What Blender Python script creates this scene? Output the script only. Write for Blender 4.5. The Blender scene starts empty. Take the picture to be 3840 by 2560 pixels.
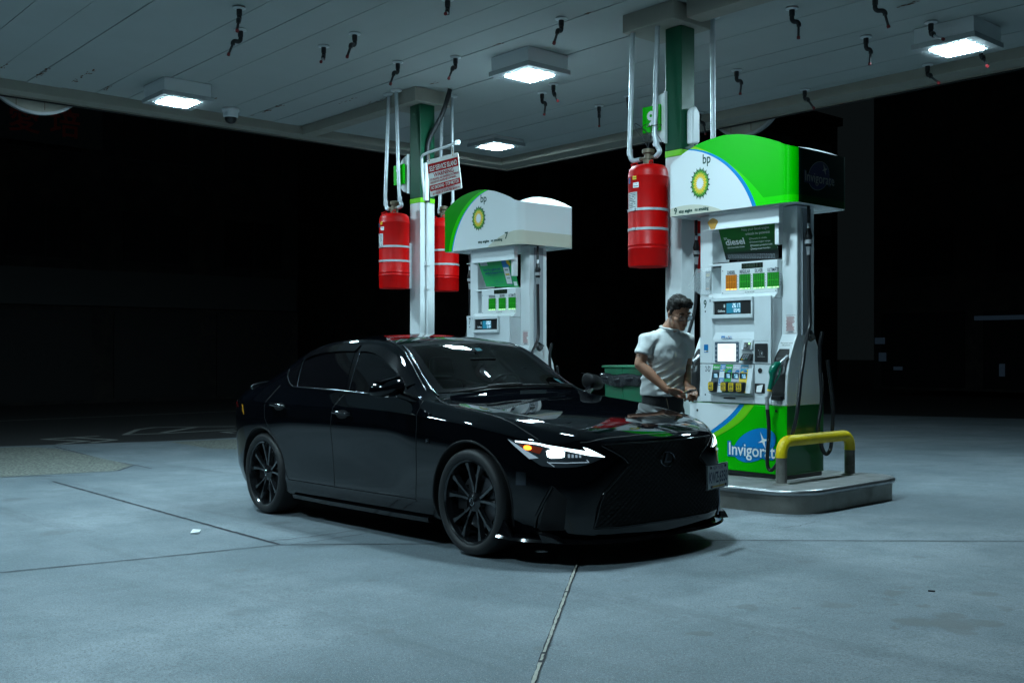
import bpy, bmesh, math, random
from mathutils import Vector, Matrix
from mathutils.bvhtree import BVHTree
D = bpy.data
S = bpy.context.scene
COL = S.collection
R = math.radians
sin, cos, pi = math.sin, math.cos, math.pi
random.seed(11)

# ------------------------------------------------------------------ helpers
TH = R(-48.9)                       # heading of the pump island
ST = Matrix.Translation((2.329, 8.777, 0)) @ Matrix.Rotation(TH, 4, 'Z')   # station frame: x along the island, y across
SLOPE = .025                        # the forecourt falls gently along the island
def gz(x): return SLOPE * max(min(x, 6.0), -9.5)

def tag(o, label=None, cat=None, group=None, kind=None):
    if label: o['label'] = label
    if cat: o['category'] = cat
    if group: o['group'] = group
    if kind: o['kind'] = kind
    return o

class MB:
    def __init__(s, off=(0, 0, 0)):
        s.v, s.f, s.m, s.off = [], [], [], Vector(off)
    def add(s, vs, fs, m=0):
        b = len(s.v)
        s.v += [Vector(p) + s.off for p in vs]
        for f in fs:
            s.f.append([b + i for i in f]); s.m.append(m)
        return s
    def box(s, x0, x1, y0, y1, z0, z1, m=0):
        vs = [(x, y, z) for z in (z0, z1) for y in (y0, y1) for x in (x0, x1)]
        return s.add(vs, [(0, 2, 3, 1), (4, 5, 7, 6), (0, 1, 5, 4), (2, 6, 7, 3), (0, 4, 6, 2), (1, 3, 7, 5)], m)
    def hexa(s, lo, hi, m=0):       # two quads of four points each, same winding
        return s.add(list(lo) + list(hi), [(3, 2, 1, 0), (4, 5, 6, 7), (0, 1, 5, 4), (1, 2, 6, 5), (2, 3, 7, 6), (3, 0, 4, 7)], m)
    def poly(s, pts, m=0):
        return s.add(pts, [list(range(len(pts)))], m)
    def prism(s, pts, fn, d0, d1, m=0):      # 2-D outline, fn(a, b, d) -> point
        n = len(pts)
        vs = [fn(a, b, d0) for a, b in pts] + [fn(a, b, d1) for a, b in pts]
        fs = [list(range(n - 1, -1, -1)), list(range(n, 2 * n))]
        fs += [(i, (i + 1) % n, n + (i + 1) % n, n + i) for i in range(n)]
        return s.add(vs, fs, m)
    def tube(s, path, r, n=10, m=0, cap=True, up=(0, 0, 1)):
        P = [Vector(p) for p in path]
        rs = r if isinstance(r, (list, tuple)) else [r] * len(P)
        vs, fs = [], []
        t0 = (P[1] - P[0]).normalized()
        a = Vector(up)
        if abs(a.dot(t0)) > .95: a = Vector((1, 0, 0))
        u = (a - t0 * a.dot(t0)).normalized()
        for i, p in enumerate(P):
            t = (P[min(i + 1, len(P) - 1)] - P[max(i - 1, 0)])
            t = t.normalized() if t.length > 1e-9 else t0
            u = (u - t * u.dot(t)); u = u.normalized() if u.length > 1e-6 else t.orthogonal().normalized()
            w = t.cross(u)
            for k in range(n):
                q = 2 * pi * k / n
                vs.append(p + (u * cos(q) + w * sin(q)) * rs[i])
        for i in range(len(P) - 1):
            for k in range(n):
                fs.append((i * n + k, i * n + (k + 1) % n, (i + 1) * n + (k + 1) % n, (i + 1) * n + k))
        if cap:
            fs.append(list(range(n - 1, -1, -1))); fs.append([(len(P) - 1) * n + k for k in range(n)])
        return s.add(vs, fs, m)
    def lathe(s, prof, M=None, n=32, m=0, ms=None, cap=True):   # profile (r, z) about z
        M = M or Matrix()
        vs, b = [], len(s.v)
        for r, z in prof:
            for k in range(n):
                q = 2 * pi * k / n
                vs.append(M @ Vector((r * cos(q), r * sin(q), z)))
        s.add(vs, [])
        for i in range(len(prof) - 1):
            for k in range(n):
                s.f.append([b + i * n + k, b + i * n + (k + 1) % n, b + (i + 1) * n + (k + 1) % n, b + (i + 1) * n + k])
                s.m.append(ms[i] if ms else m)
        for i in (0, len(prof) - 1):
            if cap and prof[i][0] > 1e-6:
                fc = [b + i * n + k for k in range(n)]
                s.f.append(fc[::-1] if i == 0 else fc); s.m.append(ms[min(i, len(ms) - 1)] if ms else m)
        return s
    def text(s, body, size, M, m=0, align='LEFT', sx=1.0, thick=0.0, bold=0.0, width=None):
        c = D.curves.new('t', 'FONT'); c.body = body; c.size = size; c.align_x = align
        c.offset = bold; c.extrude = thick; c.resolution_u = 3
        o = D.objects.new('t', c); me = D.meshes.new_from_object(o)
        if width and len(me.vertices):
            xs = [v.co.x for v in me.vertices]; w = max(xs) - min(xs)
            if w > 0: sx = width / w
        s.add([M @ Vector((v.co.x * sx, v.co.y, v.co.z)) for v in me.vertices], [list(p.vertices) for p in me.polygons], m)
        D.objects.remove(o); D.meshes.remove(me); D.curves.remove(c)
        return s
    def build(s, name, mats, parent=None, smooth=None, bevel=None, seg=2, M=None):
        me = D.meshes.new(name)
        me.from_pydata([tuple(p) for p in s.v], [], s.f)
        for mt in (mats if isinstance(mats, (list, tuple)) else [mats]): me.materials.append(mt)
        me.polygons.foreach_set('material_index', s.m)
        if smooth is not None:
            me.polygons.foreach_set('use_smooth', [True] * len(me.polygons))
            me.set_sharp_from_angle(angle=R(smooth))
        me.update()
        o = D.objects.new(name, me); COL.objects.link(o)
        if parent: o.parent = parent
        if M is not None: o.matrix_local = M
        if bevel:
            md = o.modifiers.new('bevel', 'BEVEL'); md.width = bevel; md.segments = seg; md.limit_method = 'ANGLE'; md.angle_limit = R(40)
            md.harden_normals = False
        return o

def empty(name, M, label, cat, group=None):
    o = D.objects.new(name, None); COL.objects.link(o); o.matrix_world = M; o.empty_display_size = .1
    return tag(o, label, cat, group)
def T(x, y, z): return Matrix.Translation((x, y, z))
def rot(a, ax): return Matrix.Rotation(R(a), 4, ax)
FRONT = Matrix(((1, 0, 0, 0), (0, 0, -1, 0), (0, 1, 0, 0), (0, 0, 0, 1)))      # text facing -y
SIDE = Matrix(((0, 0, 1, 0), (1, 0, 0, 0), (0, 1, 0, 0), (0, 0, 0, 1)))        # text facing +x
def arcpts(cx, cy, r, a0, a1, n): return [(cx + r * cos(R(a0 + (a1 - a0) * i / n)), cy + r * sin(R(a0 + (a1 - a0) * i / n))) for i in range(n + 1)]
def rrect(x0, x1, y0, y1, r, n=4):
    return arcpts(x1 - r, y0 + r, r, -90, 0, n) + arcpts(x1 - r, y1 - r, r, 0, 90, n) + arcpts(x0 + r, y1 - r, r, 90, 180, n) + arcpts(x0 + r, y0 + r, r, 180, 270, n)
def smoothpath(P, k=6):             # Catmull-Rom through points
    P = [Vector(p) for p in P]; out = []
    for i in range(len(P) - 1):
        a, b, c, d = P[max(i - 1, 0)], P[i], P[i + 1], P[min(i + 2, len(P) - 1)]
        for j in range(k):
            t = j / k
            out.append(.5 * ((2 * b) + (c - a) * t + (2 * a - 5 * b + 4 * c - d) * t * t + (3 * b - a - 3 * c + d) * t ** 3))
    return out + [P[-1]]

# ------------------------------------------------------------------ materials
def nt(name):
    m = D.materials.new(name); m.use_nodes = True
    t = m.node_tree; b = t.nodes['Principled BSDF']
    return m, t, b
def lk(t, a, b): t.links.new(a, b)
def mat(name, col, rough=.5, metal=0., spec=.5, coat=0., grime=0., gscale=6., bump=0., bscale=200., emit=None, es=0., alpha=1., dirt=(.12, .10, .08), trans=0.):
    m, t, b = nt(name)
    I = b.inputs
    I['Base Color'].default_value = (*col, 1); I['Roughness'].default_value = rough; I['Metallic'].default_value = metal
    I['Specular IOR Level'].default_value = spec; I['Coat Weight'].default_value = coat; I['Coat Roughness'].default_value = .03
    if emit: I['Emission Color'].default_value = (*emit, 1); I['Emission Strength'].default_value = es
    if trans: I['Transmission Weight'].default_value = trans
    I['Alpha'].default_value = alpha
    if grime > 0:
        tc = t.nodes.new('ShaderNodeTexCoord'); n = t.nodes.new('ShaderNodeTexNoise')
        n.inputs['Scale'].default_value = gscale; n.inputs['Detail'].default_value = 6; n.inputs['Roughness'].default_value = .65
        lk(t, tc.outputs['Object'], n.inputs['Vector'])
        rp = t.nodes.new('ShaderNodeValToRGB'); rp.color_ramp.elements[0].position = .42; rp.color_ramp.elements[1].position = .75
        lk(t, n.outputs['Fac'], rp.inputs['Fac'])
        mu = t.nodes.new('ShaderNodeMath'); mu.operation = 'MULTIPLY'; mu.inputs[1].default_value = grime
        lk(t, rp.outputs['Color'], mu.inputs[0])
        mx = t.nodes.new('ShaderNodeMix'); mx.data_type = 'RGBA'
        mx.inputs['A'].default_value = (*col, 1); mx.inputs['B'].default_value = (*dirt, 1)
        lk(t, mu.outputs[0], mx.inputs['Factor']); lk(t, mx.outputs['Result'], I['Base Color'])
        ma = t.nodes.new('ShaderNodeMath'); ma.operation = 'MULTIPLY_ADD'; ma.inputs[1].default_value = .3; ma.inputs[2].default_value = max(rough - .1, 0)
        lk(t, n.outputs['Fac'], ma.inputs[0]); lk(t, ma.outputs[0], I['Roughness'])
    if bump > 0:
        tc = t.nodes.new('ShaderNodeTexCoord'); n = t.nodes.new('ShaderNodeTexNoise'); n.inputs['Scale'].default_value = bscale; n.inputs['Detail'].default_value = 4
        bp = t.nodes.new('ShaderNodeBump'); bp.inputs['Strength'].default_value = bump; bp.inputs['Distance'].default_value = .004
        lk(t, tc.outputs['Object'], n.inputs['Vector']); lk(t, n.outputs['Fac'], bp.inputs['Height']); lk(t, bp.outputs['Normal'], I['Normal'])
    return m

M = {}
M['white'] = mat('white_paint', (.70, .74, .75), .33, grime=.18, gscale=3)
M['white_clean'] = mat('white_enamel', (.74, .78, .79), .28)
M['panel'] = mat('pump_panel_white', (.66, .71, .73), .4, grime=.10, gscale=5)
M['grey'] = mat('grey_panel', (.30, .33, .36), .4)
M['silver'] = mat('silver_trim', (.5, .52, .54), .35, metal=.6)
M['green'] = mat('bright_green', (.001, .44, .0), .4, spec=.15)
M['lime'] = mat('lime_green', (.16, .58, .01), .3)
M['dgreen'] = mat('dark_green_paint', (.0, .062, .028), .36, spec=.25, grime=.06, gscale=8, bump=.05, bscale=90)
M['dk_green_ink'] = mat('dark_green_ink', (.0, .05, .035), .4)
M['blue'] = mat('logo_blue', (.0, .16, .42), .35)
M['sky'] = mat('stripe_blue', (.0, .20, .55), .35)
M['cream'] = mat('cream', (.62, .62, .52), .4)
M['yellow'] = mat('yellow', (.75, .50, .01), .4)
M['ypaint'] = mat('chipped_yellow_paint', (.80, .58, .0), .42, grime=.3, gscale=9, bump=.5, bscale=60, dirt=(.25, .17, .02))
M['red'] = mat('red_tank_paint', (.50, .001, .001), .36, spec=.2, grime=.25, gscale=7, dirt=(.16, .006, .005))
M['redink'] = mat('red_ink', (.32, .0, .004), .7, spec=.1)
M['black'] = mat('black_plastic', (.012, .013, .014), .35)
M['rubber'] = mat('black_rubber', (.014, .015, .017), .32)
M['ink'] = mat('dark_ink', (.012, .03, .05), .5)
M['steel'] = mat('brushed_steel', (.42, .43, .44), .32, metal=1., grime=.35, gscale=14, dirt=(.18, .17, .15))
M['galv'] = mat('galvanised_pipe', (.52, .57, .60), .34, metal=.35, grime=.3, gscale=12, dirt=(.25, .27, .27))
M['castiron'] = mat('dark_pipe', (.03, .032, .035), .5, metal=.3)
M['tipred'] = mat('red_cap', (.14, .006, .009), .6)
M['rust'] = mat('rust', (.16, .055, .018), .8, grime=.6, gscale=30, dirt=(.03, .015, .01))
M['paper'] = mat('paper_white', (.78, .80, .80), .7)
M['label'] = mat('paper_label', (.55, .60, .60), .6, grime=.35, gscale=20)
M['mint'] = mat('poster_green', (.015, .40, .11), .45)
M['clear'] = mat('clear_plastic', (.75, .8, .82), .12, alpha=.28)
M['brass'] = mat('brass_valve', (.16, .13, .09), .5, metal=.6, grime=.4, gscale=20)
M['nozgreen'] = mat('nozzle_green', (.0, .14, .085), .28, coat=.3)
M['lcd'] = mat('lcd_blue', (.0, .08, .14), .4, emit=(.03, .40, .62), es=.35)
M['lcdtxt'] = mat('lcd_digits', (.5, .7, .8), .4, emit=(.72, .90, 1.0), es=1.1)
M['screen'] = mat('lit_screen', (.6, .6, .6), .4, emit=(.92, 1.0, .97), es=.75)
M['ledg'] = mat('led_green_panel', (.0, .03, .0), .3, emit=(.0, .20, .01), es=.55)
M['ledgd'] = mat('led_green_dots', (.0, .2, .0), .3, emit=(.08, .85, .05), es=.55)
M['ledgb'] = mat('led_green_lit', (.2, .6, .2), .3, emit=(.45, 1.0, .40), es=2.2)
M['leda'] = mat('led_amber_panel', (.05, .02, .0), .3, emit=(.30, .11, .0), es=.7)
M['ledad'] = mat('led_amber_dots', (.3, .1, .0), .3, emit=(1.0, .42, .02), es=.7)
M['ledab'] = mat('led_amber_lit', (.8, .5, .2), .3, emit=(1.0, .55, .10), es=2.4)
M['offled'] = mat('dim_display', (.004, .010, .005), .25)
# ------------------------------------------------------------------ ground
def concrete():
    m, t, b = nt('worn_concrete')
    tc = t.nodes.new('ShaderNodeTexCoord')
    def noise(sc, det=5, ro=.6, vec=None):
        n = t.nodes.new('ShaderNodeTexNoise'); n.inputs['Scale'].default_value = sc; n.inputs['Detail'].default_value = det; n.inputs['Roughness'].default_value = ro
        lk(t, vec or tc.outputs['Object'], n.inputs['Vector']); return n
    def math_(op, a, bb=None, c=None):
        n = t.nodes.new('ShaderNodeMath'); n.operation = op
        for i, v in enumerate((a, bb, c)):
            if v is None: continue
            if isinstance(v, (int, float)): n.inputs[i].default_value = v
            else: lk(t, v, n.inputs[i])
        return n.outputs[0]
    def ramp(v, p0, p1, c0=0., c1=1.):
        r = t.nodes.new('ShaderNodeMapRange'); r.inputs['From Min'].default_value = p0; r.inputs['From Max'].default_value = p1
        r.inputs['To Min'].default_value = c0; r.inputs['To Max'].default_value = c1; lk(t, v, r.inputs['Value']); return r.outputs[0]
    def mix(f, a, bb):
        n = t.nodes.new('ShaderNodeMix'); n.data_type = 'RGBA'
        for k, v in (('Factor', f), ('A', a), ('B', bb)):
            if isinstance(v, tuple): n.inputs[k].default_value = (*v, 1)
            elif isinstance(v, (int, float)): n.inputs[k].default_value = v
            else: lk(t, v, n.inputs[k])
        return n.outputs['Result']
    big = noise(.35, 4); mid = noise(2.2, 6, .7); fine = noise(90, 3, .7); grit = noise(260, 2)
    streak = t.nodes.new('ShaderNodeMapping'); streak.inputs['Scale'].default_value = (.25, 3.0, 1); lk(t, tc.outputs['Object'], streak.inputs['Vector'])
    st = noise(1.6, 5, .7, streak.outputs[0])
    c = mix(ramp(big.outputs['Fac'], .38, .62), (.115, .155, .18), (.245, .285, .315))
    c = mix(math_('MULTIPLY', ramp(mid.outputs['Fac'], .45, .70), .7), c, (.10, .14, .158))
    c = mix(math_('MULTIPLY', ramp(st.outputs['Fac'], .52, .75), .3), c, (.085, .115, .13))
    c = mix(math_('MULTIPLY', ramp(fine.outputs['Fac'], .46, .68), .85), c, (.085, .095, .105))
    pat = noise(14, 5, .75)
    c = mix(math_('MULTIPLY', ramp(pat.outputs['Fac'], .5, .72), .5), c, (.11, .13, .14))
    c = mix(math_('MULTIPLY', ramp(grit.outputs['Fac'], .58, .70), .9), c, (.46, .48, .47))
    v = t.nodes.new('ShaderNodeTexVoronoi'); v.inputs['Scale'].default_value = 13; lk(t, tc.outputs['Object'], v.inputs['Vector'])
    sp = t.nodes.new('ShaderNodeTexVoronoi'); sp.inputs['Scale'].default_value = 3.1; lk(t, tc.outputs['Object'], sp.inputs['Vector'])
    c = mix(math_('MULTIPLY', ramp(sp.outputs['Distance'], .05, .03), .35), c, (.05, .05, .05))
    # oil stains: irregular spots with places of their own
    dn = noise(9, 4, .6)
    dist = t.nodes.new('ShaderNodeVectorMath'); dist.operation = 'MULTIPLY_ADD'
    lk(t, dn.outputs['Color'], dist.inputs[0]); dist.inputs[1].default_value = (.16, .16, 0); lk(t, tc.outputs['Object'], dist.inputs[2])
    acc = None
    for (x, y, r, k) in STAINS:
        d = t.nodes.new('ShaderNodeVectorMath'); d.operation = 'DISTANCE'; lk(t, dist.outputs[0], d.inputs[0])
        d.inputs[1].default_value = (x + .08, y + .08, gz(x))
        w = ramp(d.outputs['Value'], r * 1.15, r * .7, 0, k)
        acc = w if acc is None else math_('MAXIMUM', acc, w)
    c = mix(acc, c, (.055, .058, .06))
    for yy in (-3.75, -2.05, -4.9):
        sepv = t.nodes.new('ShaderNodeSeparateXYZ'); lk(t, dist.outputs[0], sepv.inputs[0])
        w_ = ramp(math_('ABSOLUTE', math_('ADD', sepv.outputs['Y'], -(yy + .08))), .16, .06, 0, 1)
        c = mix(math_('MULTIPLY', math_('MULTIPLY', w_, ramp(st.outputs['Fac'], .4, .62)), .33), c, (.06, .075, .085))
    lk(t, c, b.inputs['Base Color'])
    ro = math_('MULTIPLY_ADD', mid.outputs['Fac'], .2, .62)
    lk(t, math_('MULTIPLY_ADD', acc, -.25, ro), b.inputs['Roughness'])
    bp = t.nodes.new('ShaderNodeBump'); bp.inputs['Strength'].default_value = .45; bp.inputs['Distance'].default_value = .006
    h = math_('MULTIPLY_ADD', fine.outputs['Fac'], .7, math_('MULTIPLY', mid.outputs['Fac'], .8))
    lk(t, h, bp.inputs['Height']); lk(t, bp.outputs['Normal'], b.inputs['Normal'])
    return m
STAINS = [(2.89, -3.02, .12, .7), (3.0, -2.90, .08, .65), (2.77, -3.10, .085, .65), (2.98, -3.12, .065, .6), (2.82, -2.88, .065, .6), (-3.0, -5.0, .12, .35), (-5.5, -4.6, .14, .3), (1.6, -2.2, .06, .35), (2.0, -1.6, .05, .35), (-.6, -4.7, .05, .4), (.2, -4.3, .04, .4), (1.9, -4.6, .035, .45), (2.07, -3.38, .06, .5), (2.24, -3.25, .03, .6), (2.34, -3.04, .08, .45), (2.21, -3.95, .05, .6),
          (2.40, -2.61, .055, .55), (2.73, -2.32, .065, .6), (2.93, -2.56, .05, .45), (2.53, -2.85, .03, .5), (2.64, -2.77, .03, .55), (2.75, -3.26, .025, .6), (1.21, -3.33, .04, .35), (2.38, -2.44, .04, .4), (2.45, -2.75, .035, .4),
          (-2.2, -3.6, .10, .3), (-4.6, -3.3, .09, .25), (.4, -5.2, .07, .3), (1.2, -4.9, .05, .35)]
def asphalt(name, c0, c1, sc=120):
    m, t, b = nt(name)
    tc = t.nodes.new('ShaderNodeTexCoord'); n = t.nodes.new('ShaderNodeTexNoise'); n.inputs['Scale'].default_value = sc; n.inputs['Detail'].default_value = 4
    n2 = t.nodes.new('ShaderNodeTexVoronoi'); n2.inputs['Scale'].default_value = sc * .45
    for q in (n, n2): lk(t, tc.outputs['Object'], q.inputs['Vector'])
    ad = t.nodes.new('ShaderNodeMath'); ad.operation = 'MULTIPLY'; lk(t, n.outputs['Fac'], ad.inputs[0]); lk(t, n2.outputs['Distance'], ad.inputs[1])
    rp = t.nodes.new('ShaderNodeValToRGB'); e = rp.color_ramp.elements
    e[0].color = (*c0, 1); e[1].color = (*c1, 1); e[0].position = .08; e[1].position = .42
    lk(t, ad.outputs[0], rp.inputs['Fac']); lk(t, rp.outputs['Color'], b.inputs['Base Color']); b.inputs['Roughness'].default_value = .75
    bp = t.nodes.new('ShaderNodeBump'); bp.inputs['Strength'].default_value = .7; bp.inputs['Distance'].default_value = .01
    lk(t, ad.outputs[0], bp.inputs['Height']); lk(t, bp.outputs['Normal'], b.inputs['Normal'])
    return m
M['conc'] = concrete()
M['asph'] = asphalt('road_asphalt', (.018, .019, .02), (.05, .05, .05))
M['aggr'] = asphalt('exposed_aggregate', (.06, .07, .065), (.26, .27, .235), 60)
M['joint'] = mat('joint_gap', (.02, .02, .028), .8)
M['seal'] = mat('joint_sealant', (.42, .40, .34), .8, grime=.7, gscale=25, dirt=(.1, .1, .1))
M['paint'] = mat('worn_road_paint', (.32, .33, .31), .7, grime=.6, gscale=14, dirt=(.05, .05, .05))

def ground(name, m, mtl): return tag(m.build(name, mtl, M=ST), kind='structure')
g = MB(); zr = gz(-12) - .03
g.add([(-140, -140, zr), (140, -140, zr), (140, 140, zr), (-140, 140, zr)], [(0, 1, 2, 3)])
ground('road', g, M['asph'])
g = MB()
edge = [(-13.3, -40), (-13.1, -6), (-12.62, -2.84), (-12.1, -1.2), (-11.86, -.53), (-11.75, .2), (-11.72, .7), (-11.7, 2), (-11.7, 14)]
xs = [-9.5, 6, 9]
for i in range(len(edge) - 1):
    (xa, ya), (xb, yb) = edge[i], edge[i + 1]
    cols_a = [xa] + xs; cols_b = [xb] + xs
    for j in range(3):
        g.add([(cols_a[j], ya, gz(cols_a[j])), (cols_a[j + 1], ya, gz(cols_a[j + 1])), (cols_b[j + 1], yb, gz(cols_b[j + 1])), (cols_b[j], yb, gz(cols_b[j]))], [(0, 1, 2, 3)])
    g.add([(xa, ya, gz(xa)), (xb, yb, gz(xb)), (xb, yb, zr), (xa, ya, zr)], [(0, 1, 2, 3)])
g.add([(9, -40, gz(9)), (20, -40, gz(9)), (20, 14, gz(9)), (9, 14, gz(9))], [(0, 1, 2, 3)])
me_o = ground('forecourt', g, M['conc'])
def strip(mb, pts, w, m=0, lift=.004, jit=.0, step=.06, gap=0.):
    P = [Vector((x, y, 0)) for x, y in pts]; out = []
    for a, b in zip(P[:-1], P[1:]):
        n = max(1, int((b - a).length / step))
        for i in range(n): out.append(a.lerp(b, i / n))
    out.append(P[-1]); L, Rr = [], []
    for i, p in enumerate(out):
        t = (out[min(i + 1, len(out) - 1)] - out[max(i - 1, 0)]).normalized(); q = Vector((-t.y, t.x, 0))
        c = p + q * random.uniform(-jit, jit); h = w * .5 * random.uniform(.7, 1.25) if jit else w * .5
        for lst, s in ((L, 1), (Rr, -1)):
            e = c + q * h * s; lst.append((e.x, e.y, gz(e.x) + lift))
    for i in range(len(out) - 1):
        if gap and random.random() < gap: continue
        mb.add([Rr[i], Rr[i + 1], L[i + 1], L[i]], [(0, 1, 2, 3)], m)
    return mb
j = MB()
strip(j, [(-7.0, -3.787), (-3.431, -3.979), (-1.26, -4.09)], .022, jit=.004)
strip(j, [(-2.5, -9.9), (-1.591, -5.761), (-1.413, -4.962), (-1.248, -4.09)], .016, jit=.004)
strip(j, [(-1.248, -4.09), (-.526, -3.361), (.861, -1.864), (2.215, -.638), (5.5, 2.3)], .014, jit=.003)
strip(j, [(-12.07, -2.204), (-8.305, -2.363), (-7.62, -2.408)], .022, jit=.005)
strip(j, [(-8.305, -2.363), (-7.677, -2.809)], .02, jit=.005)
strip(j, [(-8.6, -5.3), (-7.995, -4.068), (-7.4, -3.2)], .018, jit=.005)
ground('expansion_joint', j, M['joint'])
j = MB()
strip(j, [(-1.425, -4.07), (-1.39, -3.749), (-1.404, -3.411), (-1.36, -2.9)], .011, jit=.012, step=.035, lift=.005)
strip(j, [(-1.187, -4.035), (-1.198, -3.723), (-1.222, -3.406)], .009, jit=.012, step=.035, lift=.005)
strip(j, [(.75, -1.3), (.82, -1.05), (.78, -.8)], .006, jit=.012, step=.03, lift=.005)
ground('crack', j, M['joint'])
j = MB()
strip(j, [(-.2, -2.1), (.824, -3.331), (1.69, -4.315), (2.239, -4.939), (4.0, -6.9)], .024, 0, jit=.001)
strip(j, [(-.2, -2.1), (.824, -3.331), (1.69, -4.315), (2.239, -4.939), (4.0, -6.9)], .013, 1, lift=.008, jit=.0015, step=.03, gap=.05)
tag(j.build('sealed_joint', [M['joint'], M['seal']], M=ST), kind='structure')
a = MB()
def sheet(pts, lift=.004, flat=False): return [(x, y, (zr if flat else gz(x)) + lift) for x, y in pts]
a.poly(sheet([(-12.5, -3.5), (-12.3, -2.6), (-11.66, -2.286), (-8.32, -2.39), (-7.69, -2.83), (-8.02, -4.06), (-8.6, -5.2), (-12.9, -5.4)]))
a.poly(sheet([(-11.61, -.5), (-11.465, .56), (-10.5, .9), (-9.3, .6), (-9.6, -.2), (-10.1, -.5)]))
ground('aggregate_patch', a, M['aggr'])
a = MB()
def stroke(pts, w): 
    P = [Vector((x, y, 0)) for x, y in pts]
    for p, q in zip(P[:-1], P[1:]):
        t = (q - p).normalized(); n = Vector((-t.y, t.x, 0)) * w / 2
        a.add([(v.x, v.y, zr + .004 + .0008 * (len(a.f) % 4)) for v in (p - n - t * w * .3, q - n + t * w * .3, q + n + t * w * .3, p + n - t * w * .3)], [(0, 1, 2, 3)])
stroke([(-13.98, -.85), (-13.91, -1.8)], .12); stroke([(-13.91, -1.8), (-13.03, -1.36), (-12.75, -1.9)], .12)
stroke([(-13.8, -1.27), (-12.95, -.92), (-12.7, -1.4)], .12)
stroke([(-14.53, 2.06), (-15.18, 1.1), (-15.31, .75), (-14.98, .27), (-13.93, -.37), (-13.76, .26), (-13.75, 1.68)], .12)
stroke([(-14.79, 1.35), (-13.95, .36)], .14); stroke([(-13.4, 1.9), (-13.33, 1.25), (-13.0, 1.3)], .1)
stroke([(-19.4, -18), (-19.4, 25)], .12)
ground('road_marking', a, M['paint'])
# litter
p = MB(); p.hexa([(-2.339, -4.223, gz(-2.3) + .006), (-2.171, -4.318, gz(-2.2) + .006), (-2.123, -4.273, gz(-2.1) + .006), (-2.282, -4.184, gz(-2.3) + .006)],
                 [(-2.339, -4.223, gz(-2.3) + .009), (-2.171, -4.318, gz(-2.2) + .010), (-2.123, -4.273, gz(-2.1) + .016), (-2.282, -4.184, gz(-2.3) + .008)])
tag(p.build('paper_scrap', M['paper'], M=ST), 'small white paper scrap lying on the concrete beside the long joint', 'litter')
p = MB(); p.tube([(2.50, -2.46, gz(2.4) + .006), (2.53, -2.445, gz(2.4) + .006)], .005, 6)
tag(p.build('cigarette_butt', M['castiron'], M=ST), 'short dark stub lying on the concrete near the oil stains', 'litter')

# ------------------------------------------------------------------ canopy
ZS = 4.57
M['soffit'] = mat('white_soffit_panel', (.44, .47, .46), .7, grime=.14, gscale=1.1, dirt=(.3, .29, .25))
M['trim'] = mat('canopy_trim', (.35, .335, .285), .6, grime=.3, gscale=4, dirt=(.25, .23, .19))
M['gap'] = mat('shadow_gap', (.02, .02, .02), .8)
can = empty('fuel_canopy', ST @ T(-1.4, .28, 0), 'large flat white canopy roof over the pumps with a panelled soffit', 'canopy')
OF = (1.4, -.28, 0)
s = MB(OF)
yb = [4.0] + [.1 - .418 * k for k in range(-9, 24)]
yb = sorted(set([round(y, 4) for y in yb if y <= 4.0]))
for y0, y1 in zip(yb[:-1], yb[1:]):
    sag = random.uniform(-.004, .004)
    s.box(-8.4, 2.0, y0 + .004, y1 - .004, ZS + sag, ZS + .03)
s.box(-8.4, 2.0, yb[0], 4.0, ZS + .034, ZS + .06, 1)
random.seed(3)
for (x, y, n, L) in [(-7.8, -3.66, 16, .5), (-7.62, -3.24, 22, .8), (-7.98, -2.82, 9, .35), (-7.75, -1.56, 10, .3), (-7.84, -.73, 24, .9), (-7.85, -4.08, 9, .4), (-5.16, .12, 5, .15), (-3.4, -.33, 5, .15), (-1.61, .1, 4, .15), (.21, 1.77, 8, .5), (-2.1, -.33, 4, .2), (-6.6, -.2, 8, .5), (-6.9, .5, 7, .6), (-6.4, .1, 6, .4)]:
    for k in range(n):
        cx = x + random.uniform(-L, L) * .5; cy = y + random.gauss(0, .018); r = random.uniform(.012, .05); w = random.uniform(.004, .012)
        pts = [(cx + r * cos(q) + random.uniform(-.004, .004), cy + w * sin(q) + random.uniform(-.003, .003), ZS - .006 - .0003 * k) for q in [i * pi / 3 for i in range(6)]]
        s.poly(pts[::-1], 2)
s.build('soffit', [M['soffit'], M['gap'], M['rust']], can)
f = MB(OF)
for (x0, x1, y0, y1) in [(-8.66, -8.4, -11, 4.34), (-8.4, 2.0, 4.0, 4.34), (2.0, 2.26, -11, 4.34)]:
    f.box(x0, x1, y0, y1, 4.45, 4.60)
f.box(-8.70, -8.66, -11, 4.38, 4.43, 5.35); f.box(-8.66, 2.26, 4.34, 4.38, 4.43, 5.35); f.box(2.26, 2.30, -11, 4.38, 4.43, 5.35)
f.box(-8.685, -8.655, -11, 4.36, 4.415, 4.43, 1); f.box(-8.66, 2.26, 4.335, 4.365, 4.415, 4.43, 1)
f.build('fascia', [M['trim'], M['gap']], can, bevel=.006)
for bx in ((-8.4, -6.0, .14, .36, 4.44, 4.568), (-1.16, 2, .09, .31, 4.40, 4.568)):
    b = MB(OF); b.box(*bx); b.build('beam', M['trim'], can, bevel=.006)
for x0, x1, y0, y1 in [(-1.86, -1.22, -.03, .53), (-6.05, -5.41, .03, .6)]:
    b = MB(OF); b.box(x0, x1, y0, y1, 4.39, 4.566); b.build('column_box', M['trim'], can, bevel=.006)
b = MB(OF); b.box(-8.66, 2.26, -11, 4.34, 5.2, 5.3); b.build('roof', M['trim'], can)

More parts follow.
